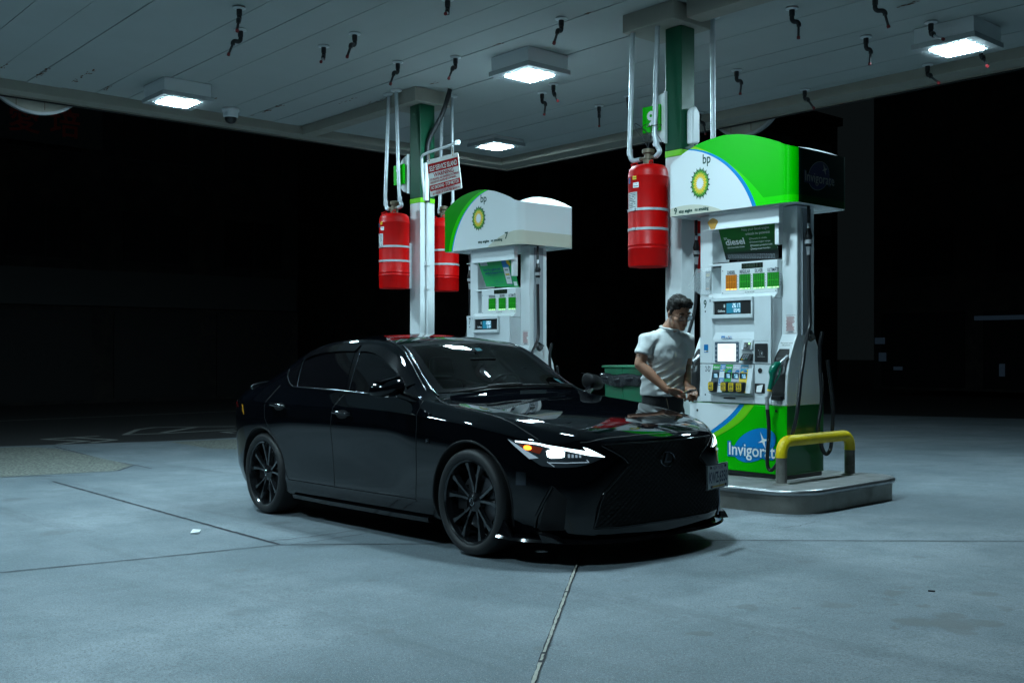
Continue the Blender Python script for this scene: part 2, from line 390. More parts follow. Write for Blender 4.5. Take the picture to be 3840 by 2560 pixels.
# round emblem panels hung on the fascia
def disc(name, Mx, label):
    o = empty(name, Mx, label, 'round sign', 'round signs on the canopy edge')
    d = MB(); d.lathe([(0, -.02), (.655, -.02), (.655, .02), (0, .02)], rot(90, 'X'), 64)
    for q in (-.24, .1): d.box(q - .003, q + .003, -.0225, -.0205, -.62, .55, 1)
    d.build('face', [M['trim'], M['rust']], o)
    r = MB(); r.lathe([(.655, -.03), (.69, -.03), (.69, .03), (.655, .03), (.655, -.03)], rot(90, 'X'), 64); r.build('rim', M['silver'], o)
disc('round_sign', ST @ T(-8.74, -3.45, 4.95) @ rot(90, 'Z'), 'round panel hanging below the dark left canopy edge, rust streaks on it')
disc('round_sign', ST @ T(-3.66, 4.43, 4.95), 'round panel hanging below the canopy edge behind the nearer green pump topper')

# lamps
M['lamp'] = mat('lamp_lens', (.9, .9, .9), .4, emit=(.60, .88, 1.0), es=325)
M['lampframe'] = mat('lamp_frame', (.36, .39, .40), .5)
LAMPS = [(-3.53, .25, .16, 'canopy lamp in a deep box between the two columns, brightest in the middle'), (-7.3, 2.95, .05, 'canopy lamp low over the farther pump at the far canopy corner'),
         (.1, 2.85, .16, 'canopy lamp in a deep box at the far right of the canopy'), (-7.33, -2.2, .16, 'canopy lamp near the left canopy edge beside the dome camera'),
         (-3.6, -4.75, .16, 'canopy lamp at the upper left edge, mostly out of the frame'), (.1, -2.3, .16, None), (-7.3, -7.2, .16, None), (.1, -7.3, .16, None)]  # last lamp is unseen, added to brighten the near ground
lamp0 = None
for (x, y, h, lab) in LAMPS:
    o = empty('canopy_lamp', ST @ T(x, y, ZS), lab or 'assumed canopy lamp overhead beyond the picture frame', 'canopy lamp', 'square canopy lamps')
    b = MB(); b.box(-.31, .31, -.30, .30, -h, -.002); b.build('housing', M['white_clean'], o, bevel=.006)
    b = MB()
    for x0, x1, y0, y1 in [(-.33, .33, -.32, -.2), (-.33, .33, .2, .32), (-.33, -.2, -.2, .2), (.2, .33, -.2, .2)]: b.box(x0, x1, y0, y1, -h - .055, -h - .002)
    b.build('frame', M['lampframe'], o, bevel=.004)
    b = MB(); b.box(-.19, .19, -.19, .19, -h - .062, -h - .01); b.build('lens', M['lamp'], o)

# drop pipes
DROPS = [(-4.11, -2.97, .16, -.10), (-4.73, -2.65, .01, -.13), (-4.67, -1.71, .3, -.21), (-4.07, -1.70, .07, -.13), (-2.60, -1.62, .31, -.26), (-4.66, -.75, .05, -.13), (-4.07, -.38, .08, -.15), (-2.32, -.42, .05, -.14),
         (-4.2, 1.25, .23, -.15), (-4.61, 1.44, .03, .01), (-4.62, 2.49, .02, -.02), (-4.01, 2.40, .2, -.2), (-4.0, 3.83, .02, .11), (-.64, 1.03, .04, .05), (-2.33, 2.43, .04, .02), (-2.32, 3.82, .18, -.09), (-.65, 2.39, .02, .04), (.05, 1.34, .09, .07),
         (.03, 2.44, .24, -.24), (-.01, 3.63, .14, -.17), (-.75, 3.9, .21, -.17)]
DLAB = ['upper of the close pair near the top left', 'lower of the close pair near the top left', 'curling toward the car, just right of the close pair', 'left of the columns, high up', 'cut off by the top picture edge',
        'directly above the left column and its pipes', 'hanging just right of the left column box', 'near the top, left of the right column', 'half lost in the glow under the middle lamp', 'lower one in the glow under the middle lamp', 'left of the right red tank pipes, low down',
        'half hidden behind the right tank pipes', 'behind the right column near its number sign', 'right of the right column, highest in its row', 'between the right column and the far right lamp', 'closest to the round panel on the right', 'left of the far right lamp, straight down', 'slanting at the top right edge', 'in front of the far right lamp box',
        'small one behind the far right lamp', 'below the far right lamp near the roof edge']
for (x, y, dx, dy), lb in zip(DROPS, DLAB):
    o = empty('drop_nozzle', ST @ T(x, y, ZS - .006), 'dark drop pipe with red tip, ' + lb, 'drop pipe', 'fire suppression nozzles under the canopy')
    b = MB(); b.lathe([(.0, -.001), (.058, -.001), (.062, -.010), (.03, -.018), (.0, -.018)], n=18); b.build('flange', M['white_clean'], o, smooth=40)
    L = math.hypot(dx, dy); hx, hy = (dx / L, dy / L) if L > 1e-4 else (1, 0)
    side = min(.085, .55 * L + .03)
    e = (hx * side, hy * side)
    k = MB(); k.tube([(0, 0, -.018), (0, 0, -.075)], .027, 10)
    k.tube(smoothpath([(0, 0, -.07), (0, 0, -.105), (e[0] * .25, e[1] * .25, -.128), (e[0] * .75, e[1] * .75, -.132), (e[0], e[1], -.15), (e[0] * 1.03, e[1] * 1.03, -.175)]), .022, 10)
    k.build('elbow', M['castiron'], o, smooth=50)
    b = MB(); tip = Vector((dx, dy, -.27)); st_ = Vector((e[0], e[1], -.16)); b.tube([st_, tip], .0125, 8); b.build('pipe', M['galv'] if L > .3 else M['castiron'], o, smooth=50)
    b = MB(); b.tube([tip, tip + (tip - st_).normalized() * .025], .017, 8); b.build('cap', M['tipred'], o, smooth=50)

# dome camera
o = empty('dome_camera', ST @ T(-8.06, -1.14, ZS), 'white dome camera with dark bubble under the left canopy edge', 'security camera')
b = MB(); b.lathe([(0, -.002), (.115, -.002), (.12, -.03), (.10, -.06), (.10, -.11), (.085, -.125), (0, -.125)], n=28); b.build('housing', M['white_clean'], o, smooth=35)
b = MB(); b.lathe([(.084, -.124), (.078, -.16), (.055, -.19), (.025, -.205), (0, -.207)], n=24); b.build('bubble', M['black'], o, smooth=60)

# ------------------------------------------------------------------ columns
def column(x, y, a, zb, label, conduit):
    o = empty('canopy_column', ST @ T(x, y, zb), label, 'column', 'canopy columns')
    h = a / 2
    b = MB(); b.box(-h, h, -h, h, 0, 3.145 - zb); b.build('lower_shaft', M['white'], o, bevel=.008)
    b = MB(); b.box(-h - .001, h + .001, -h - .001, h + .001, 3.147 - zb, 3.205 - zb); b.build('lime_band', M['lime'], o)
    b = MB(); b.box(-h, h, -h, h, 3.207 - zb, 4.388 - zb); b.build('upper_shaft', M['dgreen'], o, bevel=.008)
    if conduit:
        b = MB(); b.tube([(h + .03, -.02, .02), (h + .03, -.02, 3.14 - zb)], .022, 8)
        b.box(h + .002, h + .06, -.05, .012, 2.35 - zb, 2.40 - zb); b.box(h + .002, h + .06, -.05, .012, 2.05 - zb, 2.09 - zb); b.build('conduit', M['white'], o, smooth=40)
        b = MB(); b.tube(smoothpath([(h + .03, -.02, 3.15 - zb), (h + .03, -.02, 3.75 - zb), (h + .05, -.0, 3.95 - zb), (h + .17, .1, 4.25 - zb), (h + .26, .16, 4.56 - zb)]), .03, 8)
        b.build('cable_loom', M['castiron'], o, smooth=40)
    return o
column(-1.395, .28, .20, .19 + gz(-1.4), 'nearer green and white column behind the man, beside the big red tank', False)
column(-5.6, .28, .225, .19 + gz(-5.6), 'farther green and white column rising behind the car roof between two red tanks', True)

# number signs
def numsign(x, n, label):
    o = empty('number_sign', ST @ T(x, .165, 3.53), label, 'number sign', 'pump number signs on the columns')
    b = MB(); b.prism([(.10, -.235), (.10, .235)] + [(.09 - .20 * cos(R(q)), .235 * sin(R(q))) for q in range(90, -91, -12)], lambda p, q, d: (p, d, q), -.02, -.008)
    b.box(.095, .11, -.03, .005, -.25, .25); b.build('plate', M['white_clean'], o)
    b = MB(); pts = [(-.14 + .22 * i / 8, -.05 + .012 * math.sin(i / 8 * pi)) for i in range(9)]
    for (u0, d0), (u1, d1) in zip(pts[:-1], pts[1:]): b.hexa([(u0, d0 - .02, -.125 + .03 * (1 - abs(u0 + .03) / .14) * 0), (u1, d1 - .02, -.125), (u1, d1, -.125), (u0, d0, -.125)], [(u0, d0 - .02, .125), (u1, d1 - .02, .125), (u1, d1, .125), (u0, d0, .125)])
    b.build('green_face', M['green'], o)
    b = MB(); b.text(n, .2, T(-.03, -.0745, -.07) @ FRONT, 0, 'CENTER', bold=.006); b.build('numeral', M['white_clean'], o)
numsign(-1.57, '9', 'green sign with a white 9 on a rounded plate on the nearer column')
numsign(-5.83, '7', 'green sign with a white 7 on a rounded plate on the farther column')
# wall-box lamp on the right flank of the nearer column
o = empty('alarm_box', ST @ T(-1.285, .30, 3.42), 'white rounded alarm box on the right flank of the nearer column', 'alarm box')
b = MB(); b.prism([(-.06, -.17), (.06, -.15), (.06, .14), (.0, .2), (-.06, .15)], lambda p, q, d: (d, p, q), .0, .075); b.build('case', M['white_clean'], o, bevel=.02)
b = MB(); b.tube([(.05, .03, -.15), (.06, .035, -.24)], .012, 8); b.build('bracket', M['galv'], o)

# ------------------------------------------------------------------ fire suppression tanks
def tank(x, y, zb, zt, label, lab, face=1):
    o = empty('suppression_tank', ST @ T(x, y, zb), label, 'red tank', 'red fire suppression tanks on the columns')
    H_ = zt - zb; r = .19
    b = MB(); b.lathe([(0, .03), (r * .8, .03), (r * .97, 0), (r, .02), (r, .155), (r + .006, .165), (r, .175), (r, .19), (r + .006, .2), (r, .21), (r, H_ - .13), (r + .004, H_ - .12), (r, H_ - .11), (r * .99, H_ - .075), (r * .94, H_ - .038), (r * .82, H_ - .012), (r * .6, H_ - .001), (.07, H_), (0, H_)], n=40)
    b.build('cylinder', M['red'], o, smooth=40)
    for z in (H_ * .36, H_ * .55):
        b = MB(); b.lathe([(r + .001, z - .012), (r + .005, z - .012), (r + .005, z + .012), (r + .001, z + .012)], n=40); b.box(-.015, .015, -r - .018, -r, z - .012, z + .012); b.build('strap', M['galv'], o, smooth=40)
    b = MB(); b.lathe([(.05, H_ - .002), (.05, H_ + .05), (.038, H_ + .06), (.038, H_ + .11), (.06, H_ + .115), (.06, H_ + .15), (.03, H_ + .16), (.0, H_ + .16)], n=16)
    b.tube([(-.11, 0, H_ + .07), (.11, 0, H_ + .07)], .02, 10); b.build('valve', M['brass'], o, smooth=40)
    for sx in (-1, 1):
        b = MB(); b.tube([(sx * .1, -.1, H_ - .04), (sx * .115, -.11, H_ + .01), (sx * .10, -.06, H_ + .03), (sx * .08, -.03, H_ - .01)], .008, 6); b.build('lifting_eye', M['red'], o, smooth=60)
    b = MB(); b.box(-.03, .03, -.012, .05, .01, H_ * .62); b.build('backplate', M['galv'], o, M=Matrix.Translation((0, face * (r + .012), 0)))
    if lab:
        def lb(a0, a1, z0, z1, mt, nm, lines=0):
            q = MB(); n = 8
            for i in range(n):
                u, v = R(a0 + (a1 - a0) * i / n), R(a0 + (a1 - a0) * (i + 1) / n); rr = r + .0035
                q.add([(rr * cos(u), rr * sin(u), z0), (rr * cos(v), rr * sin(v), z0), (rr * cos(v), rr * sin(v), z1), (rr * cos(u), rr * sin(u), z1)], [(0, 1, 2, 3)])
            for k in range(lines):
                z = z1 - (z1 - z0) * (k + .8) / (lines + .6)
                for i in range(1, n - 1):
                    if random.random() < .2: continue
                    u, v = R(a0 + (a1 - a0) * i / n), R(a0 + (a1 - a0) * (i + .85) / n); rr = r + .0045
                    q.add([(rr * cos(u), rr * sin(u), z - .003), (rr * cos(v), rr * sin(v), z - .003), (rr * cos(v), rr * sin(v), z + .003), (rr * cos(u), rr * sin(u), z + .003)], [(0, 1, 2, 3)], 1)
            q.build(nm, [mt, M['ink']], o)
        lb(238, 279, H_ * .56, H_ * .72, M['label'], 'instruction_label', 9)
        lb(264, 284, H_ * .76, H_ * .81, M['paper'], 'paper_tag', 2); lb(262, 276, H_ * .84, H_ * .875, M['yellow'], 'yellow_tag', 1); lb(240, 251, H_ * .81, H_ * .865, M['blue'], 'blue_tag', 1)
    return o
tank(-1.50, -.06, 2.08, 3.045, 'big red tank strapped to the nearer column, labels on its left', True)
tank(-5.70, -.08, 2.06, 3.0, 'red tank on the left side of the farther column, pale label on it', True)
tank(-5.60, .63, 2.05, 2.99, 'red tank half hidden behind the farther column, above the car roof', False, -1)
tank(-1.46, .62, 2.07, 3.02, 'shadowed red tank behind the nearer column, beside the pump', False, -1)

# pipes feeding the tanks
PL = ['left of the two pipes rising from the tank on the nearer column', 'right of the two pipes rising from the tank on the nearer column', 'left of the two pipes rising from the left tank on the farther column', 'right of the two pipes rising from the left tank on the farther column',
      'pipe ending at the hidden tank behind the farther column', 'thin pipe just right of the farther column, behind the sign arm', 'pipe at the right edge of the nearer column', 'lone pipe between the nearer column and the pump topper']
PIPES = [((-1.80, .06), [(-1.80, .06, 4.56), (-1.735, -.06, 3.3), (-1.735, -.06, 3.2), (-1.70, -.06, 3.12), (-1.60, -.06, 3.115)], .024), ((-1.65, .15), [(-1.50, .08, 4.56), (-1.42, -.06, 3.34), (-1.40, -.06, 3.24), (-1.36, -.06, 3.16), (-1.41, -.06, 3.115)], .024),
         ((-5.967, .02), [(-5.967, .02, 4.56), (-5.90, -.08, 3.25), (-5.89, -.08, 3.15), (-5.86, -.08, 3.08), (-5.80, -.08, 3.07)], .024), ((-5.77, .07), [(-5.73, -.03, 4.56), (-5.60, -.08, 3.3), (-5.58, -.08, 3.17), (-5.54, -.08, 3.09), (-5.61, -.08, 3.07)], .024),
         ((-5.61, .78), [(-5.50, .68, 4.56), (-5.42, .63, 3.3), (-5.42, .63, 3.15), (-5.44, .63, 3.07), (-5.51, .63, 3.06)], .022), ((0, 0), [(-5.73, .70, 4.56), (-5.73, .66, 3.2), (-5.71, .64, 3.1), (-5.69, .63, 3.06)], .024),
         ((0, 0), [(-1.55, .62, 4.56), (-1.55, .62, 3.3), (-1.55, .62, 3.15), (-1.55, .62, 3.09)], .02), ((0, 0), [(-1.30, .66, 4.56), (-1.26, .62, 3.3), (-1.27, .62, 3.15), (-1.36, .62, 3.09)], .026)]
for (c, pts, r), lb in zip(PIPES, PL):
    x, y, z = pts[0]
    o = empty('feed_pipe', ST @ T(x, y, ZS), 'grey steel ' + lb, 'pipe', 'steel pipes from the canopy to the red tanks')
    b = MB((-x, -y, -ZS)); b.tube(pts[:2] + smoothpath(pts[1:])[1:], r, 10)
    p = Vector(pts[2]); b.tube([p - Vector((0, 0, .03)), p + Vector((0, 0, .03))], r + .006, 10); b.build('pipe', M['galv'], o, smooth=50)
    b = MB((-x, -y, -ZS)); b.lathe([(r, ZS - .004), (r + .045, ZS - .004), (r + .05, ZS - .016), (r + .02, ZS - .03), (r, ZS - .03)], T(x, y, 0), 18); b.build('flange', M['white_clean'], o, smooth=40)
# thin trigger wires on the tank valves
o = empty('trigger_wire', ST @ T(-1.5, -.06, 3.2), 'thin looping wires on top of the tank at the nearer column', 'wire')
for k in range(3):
    b = MB(); b.tube(smoothpath([(0, 0, -.0), (-.03 + .05 * k, -.03, .09 + .05 * k), (-.12 + .07 * k, -.04, .20), (-.16 + .16 * k, 0, .27 - .03 * k), (-.02 + .05 * k, .02, .16), (.06 + .03 * k, .05, .06), (.09, .05, .0)], 8), .0035, 5)
    b.build('wire', M['castiron'], o, smooth=60)

# ------------------------------------------------------------------ hanging warning sign
o = empty('warning_sign', ST @ T(-5.12, 0, 3.6), 'tilted red and white self service warning sign hanging from an arm on the farther column', 'warning sign')
X0, Y0, Z0 = -5.12, 0, 3.6
b = MB(); sg = lambda u, v, d=0: (-.005 + .615 * u + .075 * v, -d, .0 + .01 * u - .455 * v * (1 - .06 * u) - .0)
def sgrect(u0, u1, v0, v1, d, m): b.poly([sg(u0, v1, d), sg(u1, v1, d), sg(u1, v0, d), sg(u0, v0, d)], m)
b.hexa([sg(0, 1, 0), sg(1, 1, 0), sg(1, 1, -.006), sg(0, 1, -.006)], [sg(0, 0, 0), sg(1, 0, 0), sg(1, 0, -.006), sg(0, 0, -.006)], 0)
sgrect(.02, .98, .12, .37, .002, 1); sgrect(.02, .98, .70, .86, .002, 1)
def sgtext(s_, u0, u1, v, size, m):
    A, B, Cc = Vector(sg(u0, v, .004)), Vector(sg(u1, v, .004)), Vector(sg(u0, v - .1, .004))
    ex = (B - A).normalized(); ez = (Cc - A).normalized()
    Mx = Matrix(((ex.x, ez.x, 0, A.x), (ex.y, ez.y, -1, A.y), (ex.z, ez.z, 0, A.z), (0, 0, 0, 1)))
    b.text(s_, size, Mx, m, width=(B - A).length, bold=.001 if size > .03 else .0)
sgtext('SELF SERVICE ISLAND', .06, .94, .325, .088, 0); sgtext('WARNING', .18, .82, .50, .072, 1)
sgtext('IT IS UNLAWFUL AND DANGEROUS TO DISPENSE', .05, .96, .58, .035, 1); sgtext('GASOLINE INTO UNAPPROVED CONTAINERS ...', .05, .90, .66, .035, 1)
sgtext('NO SMOKING - STOP MOTOR', .06, .94, .82, .058, 0); sgtext('DURING FUELING OPERATION', .2, .8, .91, .03, 1); sgtext('BY ORDER OF STATE FIRE MARSHAL', .1, .96, .975, .035, 1)
b.build('sign_board', [mat('sign_enamel', (.50, .53, .50), .4, grime=.2, gscale=9), M['redink']], o)
b = MB(); b.tube(smoothpath([(-.17, .10, -.46), (-.17, .06, -.2), (-.16, .04, .02), (-.13, .02, .065), (-.03, .0, .085), (.3, .0, .105), (.6, .0, .125)]), .016, 8); b.box(.58, .63, -.02, .02, .1, .15)
b.box(-.19, -.14, .08, .13, -.46, .0); b.build('arm', M['white_clean'], o, smooth=40)
for u in (.04, .5):
    b = MB(); b.tube([(u, 0, .1), (u + .01, 0, .02), (u + .012, -.002, -.015)], .007, 6); b.build('chain', M['brass'], o)
# ------------------------------------------------------------------ fuel pumps
def valance_mat(name, kind):
    m, t, b = nt(name)
    tc = t.nodes.new('ShaderNodeTexCoord'); sx = t.nodes.new('ShaderNodeSeparateXYZ'); lk(t, tc.outputs['Object'], sx.inputs[0])
    def math_(op, a, bb=None, c=None):
        n = t.nodes.new('ShaderNodeMath'); n.operation = op
        for i, v in enumerate((a, bb, c)):
            if v is None: continue
            if isinstance(v, (int, float)): n.inputs[i].default_value = v
            else: lk(t, v, n.inputs[i])
        return n.outputs[0]
    X = math_('ADD', sx.outputs['X'], -.52); Z = math_('ADD', sx.outputs['Z'], .19); Y = sx.outputs['Y']
    def inside(cx, cz, r):
        dx = math_('ADD', X, -cx); dz = math_('ADD', Z, -cz)
        d = math_('SQRT', math_('ADD', math_('MULTIPLY', dx, dx), math_('MULTIPLY', dz, dz)))
        return math_('LESS_THAN', d, r)
    def mix(f, a, bb):
        n = t.nodes.new('ShaderNodeMix'); n.data_type = 'RGBA'
        lk(t, f, n.inputs['Factor'])
        for k, v in (('A', a), ('B', bb)):
            if isinstance(v, tuple): n.inputs[k].default_value = (*v, 1)
            else: lk(t, v, n.inputs[k])
        return n.outputs['Result']
    front = math_('LESS_THAN', Y, -.352)
    W, G, LM, BL, CR = (.72, .76, .77), (.0, .48, .0), (.01, .70, .0), (.0, .22, .58), (.58, .57, .47)
    if kind == 9:
        lm = t.nodes.new('ShaderNodeMix'); lm.data_type = 'RGBA'; lm.inputs['A'].default_value = (.012, .68, .0, 1); lm.inputs['B'].default_value = (.26, .62, .0, 1)
        r = t.nodes.new('ShaderNodeMapRange'); r.inputs['From Min'].default_value = 2.75; r.inputs['From Max'].default_value = 3.0; lk(t, Z, r.inputs['Value']); lk(t, r.outputs[0], lm.inputs['Factor'])
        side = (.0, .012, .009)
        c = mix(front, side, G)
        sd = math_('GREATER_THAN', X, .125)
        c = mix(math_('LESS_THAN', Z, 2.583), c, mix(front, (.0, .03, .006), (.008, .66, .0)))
        c = mix(math_('MULTIPLY', inside(-1.574, 1.405, 1.854), front), c, lm.outputs['Result'])
        c = mix(math_('MULTIPLY', inside(-1.082, 2.196, .925), front), c, BL)
        c = mix(math_('MULTIPLY', inside(-1.117, 2.196, .92), front), c, W)
        cr = math_('MULTIPLY', inside(-.98, 1.60, 1.005), math_('MULTIPLY', inside(-1.117, 2.196, .92), front))
        c = mix(cr, c, CR)
    else:
        c = mix(math_('LESS_THAN', Z, 2.665), W, CR)
        c = mix(math_('MULTIPLY', math_('GREATER_THAN', Z, 2.3), front), c, W)
        c = mix(math_('MULTIPLY', inside(.15, 1.65, 1.02), front), c, CR)
        left = math_('LESS_THAN', X, -.215)
        def outside(*a): return math_('MULTIPLY', math_('SUBTRACT', 1.0, inside(*a)), left)
        c = mix(outside(-.223, 2.359, .807), c, BL)
        c = mix(outside(-.240, 2.359, .807), c, (.02, .56, .0))
        c = mix(outside(-.322, 2.395, .777), c, (.002, .26, .002))
    lk(t, c, b.inputs['Base Color']); b.inputs['Roughness'].default_value = .3; b.inputs['Coat Weight'].default_value = .04; b.inputs['Specular IOR Level'].default_value = .12
    return m
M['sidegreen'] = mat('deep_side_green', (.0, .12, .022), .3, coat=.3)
def poster_mat():
    m, t, b = nt('diesel_poster')
    tc = t.nodes.new('ShaderNodeTexCoord'); sx = t.nodes.new('ShaderNodeSeparateXYZ'); lk(t, tc.outputs['Object'], sx.inputs[0])
    r = t.nodes.new('ShaderNodeValToRGB'); e = r.color_ramp.elements
    e[0].position = .0; e[0].color = (.008, .012, .012, 1); e[1].position = 1; e[1].color = (.01, .20, .02, 1)
    q = t.nodes.new('ShaderNodeMapRange'); q.inputs['From Min'].default_value = 1.96; q.inputs['From Max'].default_value = 2.19
    lk(t, sx.outputs['Z'], q.inputs['Value']); lk(t, q.outputs[0], r.inputs['Fac']); lk(t, r.outputs['Color'], b.inputs['Base Color']); b.inputs['Roughness'].default_value = .35
    return m

def flower(b, cx, cz, y, sx_, sz_, ms):
    def petal(r0, r1, w, a, m, d):
        ca, sa = cos(a), sin(a)
        pts = [(r0, 0), ((r0 + r1) * .55, w), (r1, 0), ((r0 + r1) * .55, -w)]
        b.poly([(cx + (p * ca - q * sa) * sx_, y - d, cz + (p * sa + q * ca) * sz_) for p, q in pts], m)
    n = 18
    for i in range(n):
        a = 2 * pi * (i + .5) / n; petal(.3, 1.0, .135, a, ms[0], .0005)
    for i in range(n):
        a = 2 * pi * i / n; petal(.3, .90, .12, a, ms[1], .0009 + .00002 * i)
    for i in range(n):
        a = 2 * pi * (i + .5) / n; petal(.25, .80, .10, a, ms[2], .0014 + .00002 * i)
    for i in range(n):
        a = 2 * pi * i / n; petal(.2, .70, .105, a, ms[3], .0020 + .00002 * i)
    for i in range(n):
        a = 2 * pi * (i + .5) / n; petal(0, .42, .06, a, ms[4], .0026 + .00002 * i)
    b.poly([(cx + .3 * cos(q) * sx_, y - .0034, cz + .3 * sin(q) * sz_) for q in [2 * pi * k / 24 for k in range(24)]], ms[4])

SEG = {'0': 'abcdef', '1': 'bc', '2': 'abged', '3': 'abgcd', '4': 'fgbc', '5': 'afgcd', '6': 'afgedc', '7': 'abc', '8': 'abcdefg', '9': 'abcdfg'}
def digit(b, ch, x, z, w, h, y, m):
    t = w * .20; g = t * .15
    sg = dict(a=(x + t * .4, x + w - t * .4, z + h - t, z + h), d=(x + t * .4, x + w - t * .4, z, z + t), g=(x + t * .4, x + w - t * .4, z + h / 2 - t / 2, z + h / 2 + t / 2),
              f=(x, x + t, z + h / 2 + g, z + h - g), b=(x + w - t, x + w, z + h / 2 + g, z + h - g), e=(x, x + t, z + g, z + h / 2 - g), c=(x + w - t, x + w, z + g, z + h / 2 - g))
    for k, q in enumerate(SEG[ch]):
        x0, x1, z0, z1 = sg[q]; yy = y - .00005 * k
        b.poly([(x0, yy, z0), (x1, yy, z0), (x1, yy, z1), (x0, yy, z1)], m)
def quad(b, x0, x1, z0, z1, y, m=0): b.poly([(x0, y, z0), (x1, y, z0), (x1, y, z1), (x0, y, z1)], m)
def flatbox(b, x0, x1, z0, z1, y, d, m=0): b.box(x0, x1, y - d, y, z0, z1, m)
def rbox(b, x0, x1, z0, z1, r, y, d, m=0): b.prism(rrect(x0, x1, z0, z1, r), lambda p, q, e: (p, e, q), y, y - d, m)
def tx(b, s_, size, x, z, y, m=0, align='LEFT', **k): b.text(s_, size, T(x, y, z) @ FRONT, m, align, **k)

PROFILE = [(.0, .815), (-.002, .93), (.012, 1.08), (.045, 1.22), (.095, 1.33), (.15, 1.425)]
def prof_y(z):
    for (ya, za), (yb, zb) in zip(PROFILE[:-1], PROFILE[1:]):
        if z <= zb: return ya + (yb - ya) * max(0, z - za) / (zb - za)
    return .15

def fuel_pump(t, dz, kind, label):
    root = empty('fuel_pump', ST @ T(t - .52, .28, .19 + dz), label, 'fuel pump', 'fuel pumps on the island')
    OFP = (.52, -.28, -.19)
    nb = lambda: MB(OFP)
    n9 = kind == 9
    # ---- base cabinet
    b = nb(); b.box(-1.045, .0, .0, .56, .225, .813)
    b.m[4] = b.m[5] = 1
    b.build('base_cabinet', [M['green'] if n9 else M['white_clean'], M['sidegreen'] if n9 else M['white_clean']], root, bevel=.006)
    b = nb(); b.box(-1.03, -.012, .012, .548, .19, .2248); b.build('plinth', M['black'], root)
    if n9:
        b = nb(); y = -.003
        wcurve = [(-.488, .812), (-.585, .715), (-.70, .630), (-.825, .549), (-.95, .485), (-1.044, .445)]
        bcurve = [(-.433, .812), (-.53, .708), (-.655, .612), (-.794, .532), (-.93, .465), (-1.044, .415)]
        lcurve = [(-.329, .812), (-.44, .69), (-.57, .60), (-.718, .522), (-.86, .455), (-1.044, .375)]
        sp_ = lambda c: [(p.x, p.y) for p in smoothpath([(a, bb, 0) for a, bb in c], 4)]
        wc, bc, lc = sp_(wcurve), sp_(bcurve), sp_(lcurve)
        b.poly([(x, y, z) for x, z in [(-1.044, .812)] + wc[::-1]], 0)
        for i in range(len(wc) - 1):
            b.add([(wc[i][0], y, wc[i][1]), (bc[i][0], y, bc[i][1]), (bc[i + 1][0], y, bc[i + 1][1]), (wc[i + 1][0], y, wc[i + 1][1])], [(0, 3, 2, 1)], 1)
            b.add([(bc[i][0], y, bc[i][1]), (lc[i][0], y, lc[i][1]), (lc[i + 1][0], y, lc[i + 1][1]), (bc[i + 1][0], y, bc[i + 1][1])], [(0, 3, 2, 1)], 2)
        # logo: tilted ellipse, word and spark
        el = lambda k, yy: [(-.328 + .218 * k * cos(q), yy, .461 + .152 * k * (.42 * cos(q) + .907 * sin(q))) for q in [2 * pi * i / 64 for i in range(64)]]
        b.poly(el(1.015, -.004), 6); b.poly(el(1.0, -.005), 3)
        slope = Matrix.Rotation(R(-1.0), 4, 'Z')
        b.text('Invigorate', .155, T(-.612, -.0062, .362) @ FRONT, 6, width=.555, bold=.016)
        b.text('Invigorate', .155, T(-.606, -.0075, .364) @ FRONT, 4, width=.545, bold=.002)
        st = [(0, .058), (.012, .014), (.055, .012), (.016, -.008), (.028, -.05), (-.006, -.016), (-.058, -.03), (-.014, .006)]
        st = [(p * .95, q) for p, q in [(-.032, .07), (.004, .012), (.058, .008), (.016, -.012), (.026, -.075), (-.010, -.02), (-.058, -.026), (-.014, -.0)]]
        b.poly([(-.235 + p, -.0068, .512 + q) for p, q in st], 4)
        for p in ((-.955, .74), (-.106, .77)): b.poly([(p[0] + .012 * cos(q), -.005, p[1] + .012 * sin(q)) for q in [2 * pi * i / 12 for i in range(12)]], 5)
        b.build('base_graphics', [M['white_clean'], M['sky'], M['lime'], M['sky'], M['paper'], M['black'], M['blue']], root)
    # ---- middle cabinet body
    b = nb(); b.box(-.93, -.155, .02, .54, .818, 1.74); b.build('cabinet_body', M['panel'], root, bevel=.01)
    # ---- outer columns with sail shaped flanks
    back = [(.56 - y_, z) for y_, z in PROFILE]
    side = PROFILE + [(.15, 2.53), (.41, 2.53)] + back[::-1]
    for x0, x1 in ((-1.045, -.905), (-.153, .0)):
        b = nb(); b.prism(side, lambda p, q, d: (d, p, q), x0, x1); b.build('side_column', M['white_clean'], root, bevel=.008)
    # ---- left and right front panels
    for pq in ((-.928, -.787, .822, 1.163, .018), (-.928, -.787, 1.169, 1.77, .018), (-.332, -.158, .822, 1.163, .018), (-.332, -.158, 1.169, 1.757, .024)):
        b = nb(); flatbox(b, *pq[:4], .019, pq[4]); b.build('side_panel', M['panel'], root, bevel=.004)
    # ---- display unit
    b = nb(); 
    b.hexa([(-.784, -.005, 1.615), (-.336, -.005, 1.615), (-.336, .02, 1.575), (-.784, .02, 1.575)][::-1], [(-.784, -.005, 1.757), (-.336, -.005, 1.757), (-.336, .02, 1.757), (-.784, .02, 1.757)][::-1])
    b.box(-.784, -.336, -.028, -.004, 1.725, 1.757); b.box(-.784, -.336, -.03, -.004, 1.572, 1.606); b.box(-.784, -.757, -.024, -.004, 1.606, 1.725); b.box(-.352, -.336, -.024, -.004, 1.606, 1.725)
    b.build('display_housing', M['panel'], root, bevel=.004)
    b = nb(); quad(b, -.757, -.352, 1.606, 1.725, -.0085, 0); quad(b, -.622, -.469, 1.618, 1.706, -.0105, 1)
    num, gal = ('2617', '6545') if n9 else ('2002', '5134')
    for i, ch in enumerate(num): digit(b, ch, -.556 + i * .0215, 1.666, .0165, .036, -.012, 2)
    for i, ch in enumerate(gal): digit(b, ch, -.540 + i * .0172, 1.626, .0135, .028, -.012, 2)
